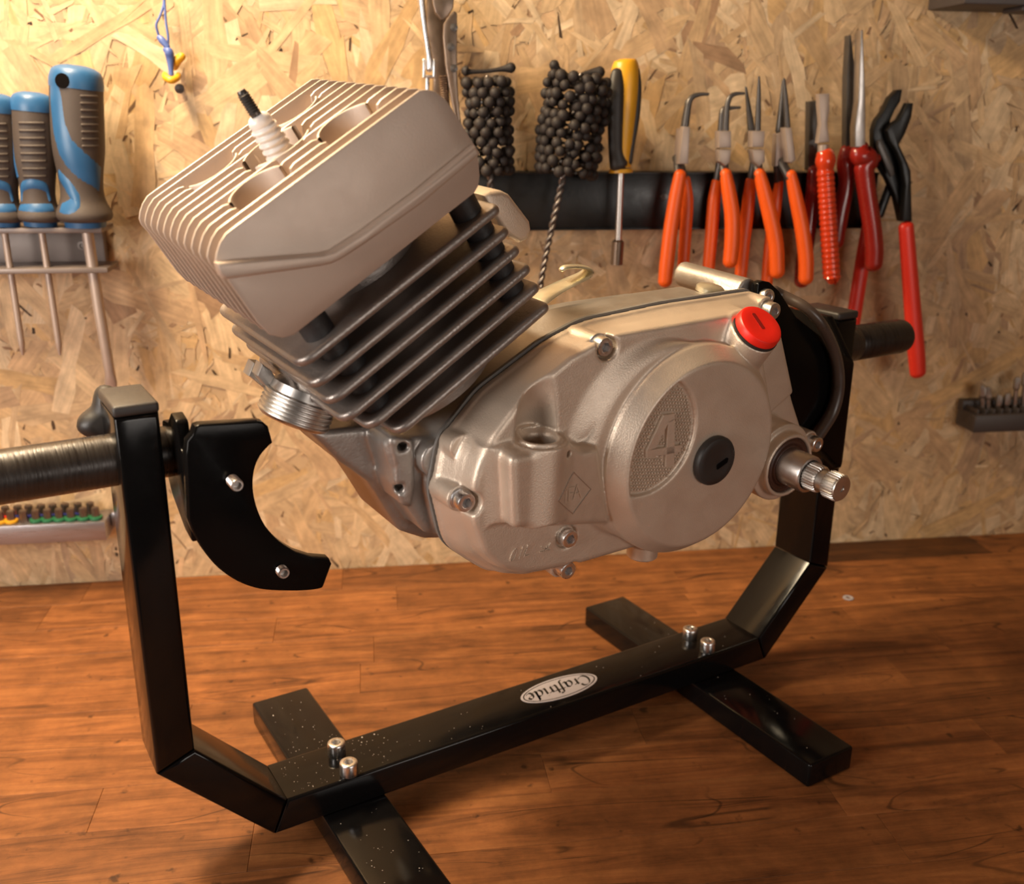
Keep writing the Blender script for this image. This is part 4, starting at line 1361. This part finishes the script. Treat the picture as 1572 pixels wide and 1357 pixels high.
OF, OB = 0.050, 0.034
circlip('bent-nose circlip pliers with orange handles, leftmost in the tool rail',
        [[(1087, 144.5, OF, 2.2), (1074, 145, OF, 3), (1063, 149, OF, 4.2), (1057, 160, OF, 5), (1052, 194, OF, 6)], [(1055, 156, OF - .012, 3.6), (1050, 196, OF - .012, 6)]],
        [([(1049, 194), (1060, 195), (1057, 252), (1042, 252)], OF + .006, 0.010), ([(1044, 198), (1050, 196), (1045, 256), (1039, 254)], OF - .003, 0.012)],
        [(1044, 268, OF, 9.5), (1038, 300, OF, 11), (1030, 350, OF, 11.5), (1024, 400, OF, 11.5), (1021, 432, OF, 11)],
        [(1052, 276, OB, 8), (1055, 310, OB, 9.5), (1052, 360, OB, 9.5), (1048, 420, OB, 9)], False)
circlip('bent-nose circlip pliers with orange handles, second from left in the tool rail',
        [[(1142, 143.5, OF, 2), (1130, 144, OF, 3), (1121, 149, OF, 4), (1116, 165, OF, 4.5), (1114, 202, OF, 5)], [(1136, 165, OB, 2), (1122, 166, OB, 3), (1110, 170, OB, 5), (1107, 205, OB, 6)]],
        [([(1104, 201), (1123, 201), (1123, 227), (1104, 227)], OF + .006, 0.012), ([(1104, 229.5), (1123, 229.5), (1121, 249), (1114, 255), (1105, 248)], OF + .006, 0.012)],
        [(1114, 266, OF, 9), (1118, 290, OF, 11), (1124, 330, OF, 12), (1124, 370, OF, 12), (1121, 402, OF, 11.5)],
        [(1100, 280, OB, 8), (1096, 310, OB, 10), (1092, 360, OB, 10), (1087, 420, OB, 9.5)], True)
circlip('straight circlip pliers with orange handles, open jaws, third from left in the tool rail',
        [[(1165, 118, OF, 1.6), (1165, 140, OF, 3.2), (1164, 170, OF, 4.3), (1163, 202, OF, 4.8)], [(1145, 134, OB, 1.6), (1149, 165, OB, 4), (1154, 205, OB, 6)]],
        [([(1155, 201), (1175, 201), (1173, 226), (1155, 226)], OF + .006, 0.012), ([(1155, 229.5), (1174, 229.5), (1175, 248), (1166, 256), (1157, 247)], OF + .006, 0.012)],
        [(1166, 266, OF, 9), (1172, 290, OF, 11), (1182, 330, OF, 12), (1191, 375, OF, 12), (1193, 418, OF, 11.5)],
        [(1152, 278, OB, 8), (1149, 310, OB, 10), (1142, 370, OB, 10), (1137, 425, OB, 9.5)], True)
circlip('straight circlip pliers with orange handles, closed jaws, fourth from left in the tool rail',
        [[(1203.5, 122, OF, 2.2), (1206, 150, OF, 3.6), (1209, 196, OF, 4.6)], [(1202, 124, OF - .010, 2), (1200, 160, OF - .010, 4.5), (1197, 200, OF - .010, 7)]],
        [([(1205, 196), (1216, 196), (1222, 246), (1215, 251), (1210, 249)], OF + .006, 0.012), ([(1192, 206), (1204, 200), (1208, 252), (1190, 256)], OF - .006, 0.010)],
        [(1214, 268, OF, 8.5), (1221, 300, OF, 10.5), (1231, 350, OF, 11.5), (1237, 395, OF, 12), (1237, 428, OF, 11.5)],
        [(1196, 280, OB, 7), (1190, 320, OB, 9.5), (1182, 380, OB, 9.5), (1177, 435, OB, 9)], True)

# flat nose pliers with clear red ribbed handle
t = thing('flat_nose_pliers', 'flat-nose pliers with glossy red ribbed handle, next to the orange pliers', 'pliers', base_at(1275, 425, OF), G_PL)
mb = MB(); wpoly(mb, [(1257, 144), (1274, 143), (1274, 170), (1271, 188), (1274, 218), (1256, 220), (1260, 190), (1258, 165)], OF + .004, 0.008, 0.0012); emit('jaw', mb, M_SATIN, t)
mb = MB(); wpoly(mb, [(1243, 156), (1256, 154), (1256, 262), (1241, 262)], OB, 0.010, 0.0012); emit('jaw', mb, M_DKSTEEL, t)
mb = MB(); wt(mb, [(1264, 222, OF, 8.5), (1263, 238, OF, 8)], 14, 0.9, 0, False); emit('joint_collar', mb, M_SATIN, t)
mb = MB(); path = [(1267, 238, OF, 14), (1267, 248, OF, 16), (1267, 258, OF, 13)]
y = 262
while y < 424:
    x = 1266.5 + (y - 260) * 0.062
    path += [(x, y, OF, 12.6), (x + .3, y + 4.2, OF, 14.2)]; y += 8.4
path += [(1276.5, 426, OF, 12), (1277, 430, OF, 8)]
wt(mb, path, 18, 0.85, 2); emit('handle', mb, mat('clear_red_grip', (0.62, 0.05, 0.012), 0.2, 0, 0.02, 300, 0.1, 40, 0.04, coat=0.5), t, smooth=70)
dip(t, [(1250, 262, OB, 11), (1248, 300, OB, 12), (1240, 360, OB, 12), (1233, 410, OB, 12.5), (1231, 432, OB, 12)], M_DKRED)
# long nose pliers
t = thing('long_nose_pliers', 'long-nose pliers with slender bright jaws and dark red handles', 'pliers', base_at(1340, 415, OF), G_PL)
mb = MB(); wpoly(mb, [(1322, 46), (1325, 46), (1329, 150), (1329, 226), (1313, 226), (1313, 196), (1318, 156), (1320, 90)], OF + .005, 0.011, 0.0016); emit('jaw', mb, M_STEEL, t, smooth=30)
mb = MB(); wpoly(mb, [(1304, 54), (1307, 54), (1313, 105), (1312, 232), (1299, 232), (1300, 120)], OB + .004, 0.010, 0.0014); emit('jaw', mb, M_DKSTEEL, t, smooth=30)
mb = MB(); wt(mb, [(1322, 226, OF, 12), (1321, 234, OF, 17), (1324, 240, OF, 18), (1334, 246, OF, 16), (1327, 256, OF, 16), (1328, 275, OF, 15), (1333, 310, OF, 14.5), (1339, 350, OF, 14.5), (1342, 385, OF, 14.5), (1341, 406, OF, 14)], 18, 0.8, 5); emit('handle', mb, M_DKRED, t, smooth=60)
mb = MB(); wt(mb, [(1336, 243, OF, 7), (1346, 243, OF, 7)], 12, 0.9, 0); emit('finger_guard', mb, M_DKRED, t, smooth=60)
dip(t, [(1302, 232, OB, 13), (1298, 250, OB, 14), (1300, 280, OB, 13), (1290, 330, OB, 13), (1284, 372, OB, 12)], M_DKRED)
# water pump pliers
t = thing('water_pump_pliers', 'black water-pump pliers with long red dipped handles, at the right end of the rail', 'pliers', base_at(1409, 575, OF), G_PL)
OP = 0.046
mb = MB(); wpoly(mb, [(1386, 137), (1378, 138), (1366, 150), (1357, 170), (1346, 184), (1341, 200), (1341, 230), (1350, 255), (1362, 275), (1374, 300), (1383, 340), (1395, 340), (1390, 290), (1384, 262), (1378, 235), (1372, 205), (1366, 196), (1368, 184), (1375, 168), (1383, 156)], OP - .006, 0.009, 0.0015); emit('jaw', mb, M_RAIL, t, smooth=40)
mb = MB(); wpoly(mb, [(1403, 158), (1394, 158), (1387, 172), (1380, 184), (1368, 192), (1362, 200), (1366, 216), (1376, 232), (1384, 250), (1390, 285), (1386, 340), (1401, 340), (1399, 262), (1392, 245), (1381, 222), (1390, 206), (1400, 180)], OP + .004, 0.009, 0.0015); emit('jaw', mb, M_RAIL, t, smooth=40)
mb = MB(); wpoly(mb, [(1348, 216), (1354, 214), (1372, 256), (1374, 268), (1368, 272), (1356, 246), (1348, 226)], OP + .0045, 0.004, 0.001)
emit('slot_rim', mb, M_DKSTEEL, t)
dip(t, [(1391, 348, OP, 12), (1395, 400, OP, 12.5), (1399, 450, OP, 13), (1403, 500, OP, 13.5), (1407, 545, OP, 13.5), (1409, 572, OP, 12.5)], M_RED2, 0.7)
mb = MB(); wt(mb, [(1366, 285, OB - .004, 7), (1350, 330, OB - .004, 7)], 12, 0.7, 0); emit('shank', mb, M_RAIL, t)
dip(t, [(1334, 345, OB - .004, 11), (1326, 390, OB - .004, 11.5), (1318, 440, OB - .004, 11.5), (1311, 485, OB - .004, 11.5), (1305, 520, OB - .004, 11)], M_RED2, 0.7)

# ---- ball hones
def hone(label, ax, top, bot, halfw, stem, seed):
    t = thing('ball_hone', label, 'honing brush', base_at(*bot, 0.05), 'ball hones standing in the tool rail')
    R = random.Random(seed)
    P0 = wo(*top, 0.050); P1 = wo(*bot, 0.050)
    axis = (P1 - P0); L = axis.length; d = axis.normalized()
    x, y, z = basis(d)
    mpp = pxm(P0)
    rb = 8.6 * mpp
    Rr = halfw * mpp - rb
    src = None
    rows = int(L / (rb * 1.55))
    for i in range(rows + 1):
        h = L * i / rows
        nb = max(6, int(2 * math.pi * Rr / (rb * 2.35)))
        for j in range(nb):
            a = 2 * math.pi * (j + 0.5 * (i % 2)) / nb + R.uniform(-.12, .12)
            rr = Rr * R.uniform(0.86, 1.05)
            c = P0 + d * (h + R.uniform(-.25, .25) * rb) + x * (math.cos(a) * rr) + y * (math.sin(a) * rr)
            if src is None:
                mb = MB(); lathe(mb, (0, 0, 0), (0, 0, 1), [(0, -rb), (rb * .5, -rb * .866), (rb * .866, -rb * .5), (rb, 0), (rb * .866, rb * .5), (rb * .5, rb * .866), (0, rb)], 14)
                src = emit('abrasive_ball', mb, M_BALL, t, M=WM[t.name], smooth=80)
                src.location = WM[t.name].inverted() @ c
            else:
                o = copy_part(src, t, WM[t.name].inverted() @ c)
            k = R.uniform(0.86, 1.1)
            (src if (i == 0 and j == 0) else o).scale = (k, k, k)
    # bristle wires and twisted stem
    mb = MB()
    for i in range(rows + 1):
        h = L * i / rows
        for j in range(8):
            a = 2 * math.pi * j / 8 + i
            tube(mb, [P0 + d * h, P0 + d * h + x * (math.cos(a) * Rr) + y * (math.sin(a) * Rr)], 0.0011, 5, (0.3, 0.2, 0.9), round_ends=False)
    emit('bristle', mb, M_BLACKGRIP, t, kind='stuff')
    Q = [P0 + d * (-0.004)] + [P0 + d * (L * k / 4) for k in range(1, 5)] + [wo(a_, b2, 0.05) for a_, b2 in stem]
    Q = smooth_path(Q, 24)
    for ph in (0, math.pi):
        mb = MB(); pts = []
        s_ = 0
        for i, q in enumerate(Q):
            if i: s_ += (q - Q[i - 1]).length
            a = s_ / 0.0075 * math.pi + ph
            pts.append(q + x * (math.cos(a) * 0.0015) + y * (math.sin(a) * 0.0015))
        tube(mb, pts, 0.0016, 8, (0.3, 0.9, 0.1)); emit('stem_wire', mb, M_WIRE, t, smooth=60)
    return t
hone('ball hone with an upright cylinder of dark abrasive balls, nearest the cylinder head', 0, (748, 126), (752, 262), 41, [(753, 280), (754, 330), (754, 400)], 3)
h2 = hone('ball hone with a leaning cluster of dark balls, beside the yellow-black driver', 0, (890, 122), (866, 262), 55, [(858, 300), (848, 345), (838, 390), (829, 440)], 5)

# top cross wires of the first hone
mb = MB(); wt(mb, [(716, 109, 0.05, 8), (722, 110, 0.05, 4), (748, 109, 0.05, 3), (770, 106, 0.05, 4), (784, 104, 0.05, 8)], 12, 1, 5)
emit('bristle_tip', mb, M_BALL, [o for o in bpy.data.objects if o.name == 'ball_hone'][0], smooth=60)
mb = MB(); wt(mb, [(851, 100, 0.05, 8), (858, 108, 0.05, 5), (876, 118, 0.05, 3)], 12, 1, 5); wt(mb, [(880, 119, 0.05, 3), (905, 112, 0.05, 5), (920, 111, 0.05, 9)], 12, 1, 5)
emit('bristle_tip', mb, M_BALL, h2, smooth=60)

# ---- nut driver
t = thing('nut_driver', 'nut driver with yellow and black grip standing in the tool rail', 'nut driver', base_at(947, 405, 0.045))
path = [(961, 90, .045, 5), (961, 91, .045, 12), (961, 95, .045, 18), (960, 110, .045, 22), (959, 135, .045, 23), (957, 170, .045, 22), (955, 210, .045, 19), (954, 240, .045, 16), (953, 256, .045, 16)]
mb = MB(); wt(mb, path, 24, 0.9, 4, False); emit('grip_core', mb, M_YELLOW, t, smooth=60)
mb = MB(); wt(mb, [(953, 259, .045, 17.5), (953, 265, .045, 18.5)], 24, 0.9, 0, False); emit('grip_collar', mb, M_YELLOW, t)
mb = MB(); wt(mb, [(948, 112, .0515, 10), (946, 135, .053, 13), (945, 170, .053, 13), (945, 210, .0515, 12), (946, 235, .050, 12), (950, 252, .049, 15)], 16, 0.75, 4); emit('grip_pad', mb, M_BLACKGRIP, t, smooth=60)
mb = MB(); wt(mb, [(976, 108, .0475, 6), (978, 135, .0475, 7), (975, 180, .0475, 7), (969, 220, .0475, 6), (965, 248, .0475, 6)], 14, 1.2, 4); emit('grip_pad', mb, M_BLACKGRIP, t, smooth=60)
mb = MB(); wt(mb, [(953, 265, .045, 5.2), (950, 340, .045, 5.2), (949, 372, .045, 5.2)], 16, 1, 0, False); emit('shaft', mb, M_STEEL, t)
mb = MB(); p0 = wo(949, 368, .045); p1 = wo(946.5, 406, .045); m_ = pxm(p0)
lathe(mb, p0, p1 - p0, [(6 * m_, 0), (9.2 * m_, 3 * m_), (9.2 * m_, 38 * m_), (7 * m_, 38 * m_), (6.5 * m_, 30 * m_), (0, 30 * m_)], 24, rmod=lambda i: 1 if i % 12 < 9 else .93)
emit('socket', mb, M_BROWNSTEEL, t)

# ---- locking pliers above the head
t = thing('locking_pliers', 'bronze-toned locking pliers hanging open above the cylinder head', 'pliers', base_at(690, 150, 0.04))
mb = MB(); wpoly(mb, [(655, -6), (672, -6), (690, 40), (688, 90), (688, 150), (664, 150), (666, 110), (655, 60)], 0.030, 0.012, 0.002); emit('body', mb, M_BROWNSTEEL, t)
mb = MB(); wpoly(mb, [(663, -6), (698, -6), (696, 12), (688, 26), (678, 32), (668, 20), (664, 4)], 0.046, 0.006, 0.0015, 0.002); emit('jaw_plate', mb, M_BROWNSTEEL, t)
mb = MB(); wpoly(mb, [(697, 16), (702, 20), (702, 110), (704, 150), (708, 190), (700, 190), (692, 150), (684, 100), (680, 56), (681, 36), (688, 25)], 0.050, 0.006, 0.0015, 0.002); lv = emit('lever_arm', mb, M_BROWNSTEEL, t)
for (px, py) in ((692, 72), (697, 42), (697, 105)):
    p = wo(px, py, 0.0505); mb = MB(); lathe(mb, p, (0, -1, 0), [(0.0032, -0.001), (0.003, 0.001), (0, 0.0016)], 16); emit('rivet', mb, M_DKSTEEL, t)
mb = MB(); wt(mb, [(646, -8, .05, 6), (650, 30, .05, 5), (656, 70, .05, 5), (659, 92, .05, 5.5), (659, 106, .05, 5)], 14, 1.2, 5); emit('wire_lever', mb, M_CHROME, t, smooth=60)
for xx in (650.5, 666):
    mb = MB(); wt(mb, [(xx + (0.6 if xx > 660 else 0), 92, .05, 2.6), (xx, 117, .05, 2.6)], 10, 1.6, 0); emit('clevis', mb, M_CHROME, t, smooth=60)
mb = MB(); wt(mb, [(650, 118, .05, 2.5), (667, 118, .05, 2.5)], 10, 1.6, 0); emit('clevis', mb, M_CHROME, t, smooth=60)
mb = MB(); wt(mb, [(656, 118, .05, 3.4), (655, 160, .05, 3.4)], 12, 1, 0); emit('adjusting_rod', mb, M_CHROME, t, smooth=60)
mb = MB()
p0 = wo(681, 116, .044); prof = []
for k in range(14): prof += [(0.0035, k * .0018), (0.0042, k * .0018 + .0009)]
lathe(mb, p0, wo(683, 150, .044) - p0, prof, 14); emit('spring_screw', mb, M_BROWNSTEEL, t)

# ---- blue cord with yellow hooks on the board
t = thing('cord_hook', 'thin blue cord loop knotted to a small yellow hook, top left of the board', 'hook', base_at(262, 125, 0.01))
mb = MB(); wt(mb, [(251, -10, .012, 1.9), (251.5, 6, .012, 1.9), (246, 24, .014, 1.9), (240, 38, .015, 1.9), (243, 52, .014, 1.9)], 10, 1, 6)
wt(mb, [(252, -10, .012, 1.9), (253, 8, .013, 1.9), (255, 35, .015, 1.9), (258, 55, .016, 1.9), (258, 68, .016, 1.9)], 10, 1, 6)
emit('cord', mb, M_CORD, t, smooth=60)
mb = MB(); wt(mb, [(244, 57, .016, 4), (249, 62, .017, 5.5), (257, 72, .018, 4.5)], 12, .8, 5); wt(mb, [(254, 76, .018, 4.5), (259, 80, .019, 7), (261, 90, .018, 6), (262, 104, .018, 4.2), (263, 115, .018, 4)], 12, .8, 5)
emit('knot', mb, M_CORD, t, smooth=60)
mb = MB(); wt(mb, [(253, 114, .016, 4), (255, 119, .019, 5.5), (263, 123, .022, 5.5), (271, 120, .019, 5), (274, 115, .014, 4)], 14, 1, 6); emit('hook_eye', mb, M_YELLOW, t, smooth=60)
mb = MB(); wt(mb, [(279, 87, .016, 6), (272, 93, .014, 7), (268, 102, .008, 6)], 12, 1, 5); emit('hook_tab', mb, M_YELLOW, t, smooth=60)
mb = MB(); p = wo(276, 134, .004); lathe(mb, p, (0.1, -1, -0.2), [(0.0022, -0.006), (0.0022, 0.004), (0.004, 0.005), (0.0038, 0.007), (0, 0.0075)], 14); emit('hook_screw', mb, M_DKSTEEL, t)

# ---- screwdriver rack
ztop = wo(80, 354, 0.052).z; zlow = wo(80, 416, 0.052).z
xl = wo(-90, 380, 0.05).x; xr = wo(156, 354, 0.052).x; xr2 = wo(163, 380, 0.006).x
rack = thing('screwdriver_rack', 'grey metal screwdriver rack with two shelves, left on the board', 'tool rack', Matrix.Translation(((xl + xr) / 2, WALL_Y, zlow)))
mb = MB(); box(mb, (xl, WALL_Y - 0.012, zlow - 0.002), (xr2, WALL_Y - 0.0005, ztop + 0.004), 0.0015); emit('back_plate', mb, M_RACK, rack)
holes = []
mb = MB(); box(mb, (xl, WALL_Y - 0.052, ztop - 0.0022), (xr, WALL_Y - 0.011, ztop + 0.0022), 0.0008); emit('upper_shelf', mb, M_RACK, rack)
mb = MB(); box(mb, (xl, WALL_Y - 0.052, zlow - 0.0022), (xr + 0.001, WALL_Y - 0.011, zlow + 0.0022), 0.0008); emit('lower_shelf', mb, M_RACK, rack)
p = wo(127, 377, 0.0125); mb = MB(); lathe(mb, p, (0, -1, 0), [(0.0042, 0), (0.0040, 0.0012), (0.0022, 0.0014), (0.0020, 0.0004), (0, 0.0004)], 20); emit('rack_screw', mb, M_RACK, rack)

def screwdriver(label, cx0, cx1, ytop, ybot, rpx, sh, long_shank):
    """handle from (cx0, ytop) to (cx1, ybot); sh = shank end point"""
    off = 0.044
    t = thing('screwdriver', label, 'screwdriver', base_at(sh[0], sh[1], off), 'screwdrivers in the grey rack')
    prof = [(0.0, .30), (0.012, .62), (0.04, .88), (0.10, .98), (0.22, 1.0), (0.42, 1.0), (0.55, .97), (0.68, .86), (0.78, .80), (0.86, .84), (0.92, 1.0), (0.955, 1.06), (0.985, 1.0), (1.0, .80)]
    bow = -0.10 * rpx * (1 if long_shank else .4)
    def ctr(s): return (cx0 + (cx1 - cx0) * s + bow * math.sin(math.pi * s), ytop + (ybot - ytop) * s)
    path = [(*ctr(s), off, rpx * r) for s, r in prof]
    mb = MB(); wt(mb, path, 28, 0.9, 3, False); emit('grip', mb, M_GRIP, t, smooth=60)
    # helper on the grip surface: s along, a across (radians from the viewer side)
    def rad(s):
        for (s0, r0), (s1, r1) in zip(prof, prof[1:]):
            if s0 <= s <= s1: return rpx * (r0 + (r1 - r0) * (s - s0) / (s1 - s0))
        return rpx
    def surf(s, a, lift):
        x, y = ctr(s)
        p = wo(x, y, off); m_ = pxm(p); r = rad(s) * m_ + lift
        return p + Vector((math.sin(a) * r, -math.cos(a) * r * 0.9, 0))
    def band(path2, w0, m, nm, lift=0.0006):
        """strip over the grip: path2 of (s, a), half-width w0 in radians/along"""
        q = smooth_path([(s, a, w) for (s, a, w) in path2], 6)
        mb = MB(); nseg = 4
        for i, c in enumerate(q):
            d = q[min(i + 1, len(q) - 1)] - q[max(i - 1, 0)]
            d = Vector((d.x * 3.2, d.y)).normalized(); nrm = Vector((-d.y, d.x))
            for k in range(nseg + 1):
                e = (k / nseg - .5) * 2 * c.z
                sx = min(1, max(0, c.x + nrm.x * e / 3.2)); ax = c.y + nrm.y * e
                lf = lift if 0 < k < nseg else -0.0004
                mb.v.append(tuple(surf(sx, ax, lf)))
        n = nseg + 1
        for i in range(len(q) - 1):
            for k in range(nseg): mb.f.append((i * n + k, i * n + k + 1, (i + 1) * n + k + 1, (i + 1) * n + k))
        return emit(nm, mb, m, t, smooth=70)
    # blue crown
    mb = MB(); wt(mb, [(*ctr(s), off, rpx * r + .6) for s, r in [(0.0, .32), (0.012, .64), (0.04, .90), (0.10, 1.0), (0.15, 1.0)]], 28, 0.9, 3, False); emit('crown', mb, M_BLUE, t, smooth=60)
    if long_shank:
        band([(0.12, -.75, .45), (0.3, -.62, .42), (0.5, -.35, .42), (0.62, .25, .38), (0.72, 1.2, .30)], 0, M_BLUE, 'blue_stripe')
        band([(0.70, -.9, .16), (0.78, -.35, .18), (0.86, -.05, .18), (0.90, -.35, .18), (0.905, -.8, .12)], 0, M_BLUE, 'blue_stripe')
        p = surf(0.105, -0.30, 0.0006)
        mb = MB(); lathe(mb, p, (-0.25, -1, 0.08), [(0.0056, -0.0015), (0.0056, 0.0003), (0, 0.0005)], 24); emit('hang_hole_shade', mb, M_HOLE_SHADE, t)  # black disc on the crown paints the dark inside of the hole
        ribs = [(0.20 + 0.045 * k, .72, 0.32) for k in range(8)]
    else:
        band([(0.12, -1.25, .25), (0.4, -1.2, .2), (0.66, -1.05, .16)], 0, M_BLUE, 'blue_stripe')
        band([(0.83, -.95, .10), (0.735, -.75, .13), (0.70, 0, .14), (0.735, .75, .13), (0.83, .95, .10)], 0, M_BLUE, 'blue_stripe')
        band([(0.885, -1.0, .10), (0.885, 0, .12), (0.885, 1.0, .10)], 0, M_BLUE, 'blue_stripe')
        ribs = [(0.24 + 0.058 * k, 0.15, 0.55) for k in range(8)]
    for (s_, a_, w_) in ribs:
        mb = MB(); pts = [surf(s_, a_ + w_ * (j / 6 - .5) * 2, 0.0001) for j in range(7)]
        tube(mb, pts, 0.0011, 8, (0, 0, 1)); emit('grip_rib', mb, M_GRIP, t, smooth=60)
    mb = MB(); wt(mb, [(*ctr(0.995), off, rpx * .78), (*ctr(1.035), off, rpx * .76)], 24, .9, 0, False); emit('base_collar', mb, M_BLUE, t)
    c = ctr(1.03)
    r = 8.5 if long_shank else 5.0
    mb = MB()
    if long_shank:
        wt(mb, [(c[0] + 1, c[1], off, r), ((c[0] + sh[0]) / 2, (c[1] + sh[1]) / 2, off, r), (sh[0] - 2, sh[1] - 22, off, r * .9), (sh[0] - 1, sh[1] - 10, off, r * 1.1), (sh[0], sh[1], off, r * 1.0)], 16, [1, 1, 1, .5, .2], 0, False)
    else:
        wt(mb, [(c[0], c[1], off, r), (sh[0] - 3, sh[1] - 24, off, r), (sh[0] - 1.5, sh[1] - 14, off, r * .9), (sh[0], sh[1], off, r * .35)], 16, 1, 0, False)
    emit('shank', mb, M_SATIN, t)
    return t
screwdriver('large screwdriver with blue crown and wide blue stripe, rightmost in the grey rack', 117, 131, 100, 340, 39, (171, 596), True)
screwdriver('smaller blue-topped screwdriver in the middle of the grey rack', 49, 62, 141, 340, 31, (92, 545), False)
screwdriver('blue-topped screwdriver cut by the left photo edge, in the grey rack', -8, 5, 143, 340, 31, (35, 545), False)

# ---- bit bar low on the left
x1 = wo(168, 815, 0.02).x; x0_ = wo(-60, 800, 0.02).x
zz = wo(90, 822, 0.030).z; zh = wo(90, 808, 0.030).z
bar = thing('bit_bar', 'silver bar holding a row of screwdriver bits, low on the board at the left', 'bit holder', Matrix.Translation(((x0_ + x1) / 2, WALL_Y, zz)))
mb = MB(); box(mb, (x0_, WALL_Y - 0.032, zz - 0.006), (x1, WALL_Y - 0.0005, zh + 0.003), 0.0008); emit('bar_body', mb, M_SILVERBAR, bar)
mb = MB(); box(mb, (x1, WALL_Y - 0.012, zz - 0.002), (x1 + 0.010, WALL_Y - 0.0005, zh + 0.004), 0.002); emit('end_lug', mb, M_SILVERBAR, bar)
def bit(px, py, off, ringm, nm):
    p = wo(px, py, off)
    z0 = zh + 0.003
    tb = thing('driver_bit', nm, 'bit', Matrix.Translation((p.x, p.y, z0)), 'bits in the silver bar')
    mb = MB(); lathe(mb, (p.x, p.y, z0), (0, 0, 1), [(0.0036, -0.006), (0.0036, 0.0105), (0.0030, 0.0115), (0.0, 0.0115)], 6); emit('hex_shank', mb, M_BROWNSTEEL, tb, smooth=25)
    if ringm:
        mb = MB(); lathe(mb, (p.x, p.y, z0 + 0.0002), (0, 0, 1), [(0.0037, 0), (0.0056, 0.0002), (0.0060, 0.0014), (0.0056, 0.0026), (0.0037, 0.0028)], 24); emit('colour_ring', mb, ringm, tb, smooth=60)
for i, px in enumerate((148, 129, 110, 92, 74, 56)):
    bit(px, 798, 0.023, M_GREEN, 'green-ringed driver bit, %s from the right end of the silver bar' % ('first', 'second', 'third', 'fourth', 'fifth', 'sixth')[i])
bit(37, 799, 0.023, None, 'driver bit without a ring, between the green-ringed and yellow-ringed bits')
bit(18, 801, 0.023, M_YELLOW, 'driver bit with yellow ring, right of two in the silver bar')
bit(1, 803, 0.023, M_YELLOW, 'driver bit with yellow ring, left of two in the silver bar')
for i, px in enumerate((140, 121, 101, 82, 64, 45, 28)):
    bit(px, 786, 0.010, M_NAVY if i > 0 else None, 'back-row driver bit, %s from the right end of the silver bar' % ('first', 'second', 'third', 'fourth', 'fifth', 'sixth', 'seventh')[i])
bit(9, 788, 0.010, M_RED2, 'driver bit with red ring in back row of the silver bar')

# ---- dark bit block at the right edge
x0_ = wo(1491, 640, 0.03).x; x1 = wo(1650, 640, 0.03).x
zb_ = wo(1530, 664, 0.034).z; zt_ = wo(1530, 637, 0.034).z; zk = wo(1530, 611, 0.004).z
blk = thing('bit_block', 'dark grey plastic bit block on the board at the right photo edge', 'bit holder', Matrix.Translation(((x0_ + x1) / 2, WALL_Y, zb_)))
mb = MB(); box(mb, (x0_ + 0.002, WALL_Y - 0.034, zb_), (x1, WALL_Y - 0.0005, zt_), 0.002); emit('block_body', mb, M_DKPLASTIC, blk)
mb = MB(); box(mb, (x0_ + 0.002, WALL_Y - 0.010, zt_ - 0.003), (x1, WALL_Y - 0.0005, zk), 0.001); emit('block_back', mb, M_DKPLASTIC, blk)
for k in range(9):
    xx = x0_ + 0.006 + k * 0.0088
    mb = MB(); box(mb, (xx, WALL_Y - 0.030, zt_ - 0.002), (xx + 0.0022, WALL_Y - 0.009, zk - 0.004), 0.0005); emit('divider', mb, M_DKPLASTIC, blk)
for i, (px, top, lean) in enumerate(((1508, 590, 0), (1517, 593, 0), (1531, 605, 3), (1543, 603, 4), (1556, 578, 6), (1570, 572, 4))):
    p1 = wo(px, 640, 0.020); p2 = wo(px + lean, top, 0.020)
    tb = thing('driver_bit', 'steel driver bit in the dark block, %s from its left end' % ('first', 'second', 'third', 'fourth', 'fifth', 'sixth')[i], 'bit', Matrix.Translation(p1), 'bits in the dark block')
    L = (p2 - p1).length
    mb = MB(); lathe(mb, p1, p2 - p1, [(0.0022, 0), (0.0022, L - 0.014), (0.0034, L - 0.012), (0.0034, L - 0.003), (0.0024, L - 0.0005), (0, L)], 6); emit('hex_shank', mb, M_STEEL, tb, smooth=25)

# ---- corner of a dark shelf box, top right
p = wo(1470, 8, 0.05)
mb = MB(); box(mb, (p.x, WALL_Y - 0.06, p.z), (p.x + 0.22, WALL_Y - 0.0005, p.z + 0.05), 0.002)
sh = thing('hanging_bin', 'dark grey bin mounted on the board, only its lower corner showing at top right', 'bin', Matrix.Translation((p.x + 0.1, WALL_Y, p.z)))
emit('bin_body', mb, M_DKPLASTIC, sh)
mb = MB(); box(mb, (p.x + 0.055, WALL_Y - 0.0585, p.z - 0.004), (p.x + 0.22, WALL_Y - 0.030, p.z), 0.001); emit('bin_foot', mb, M_DKPLASTIC, sh)
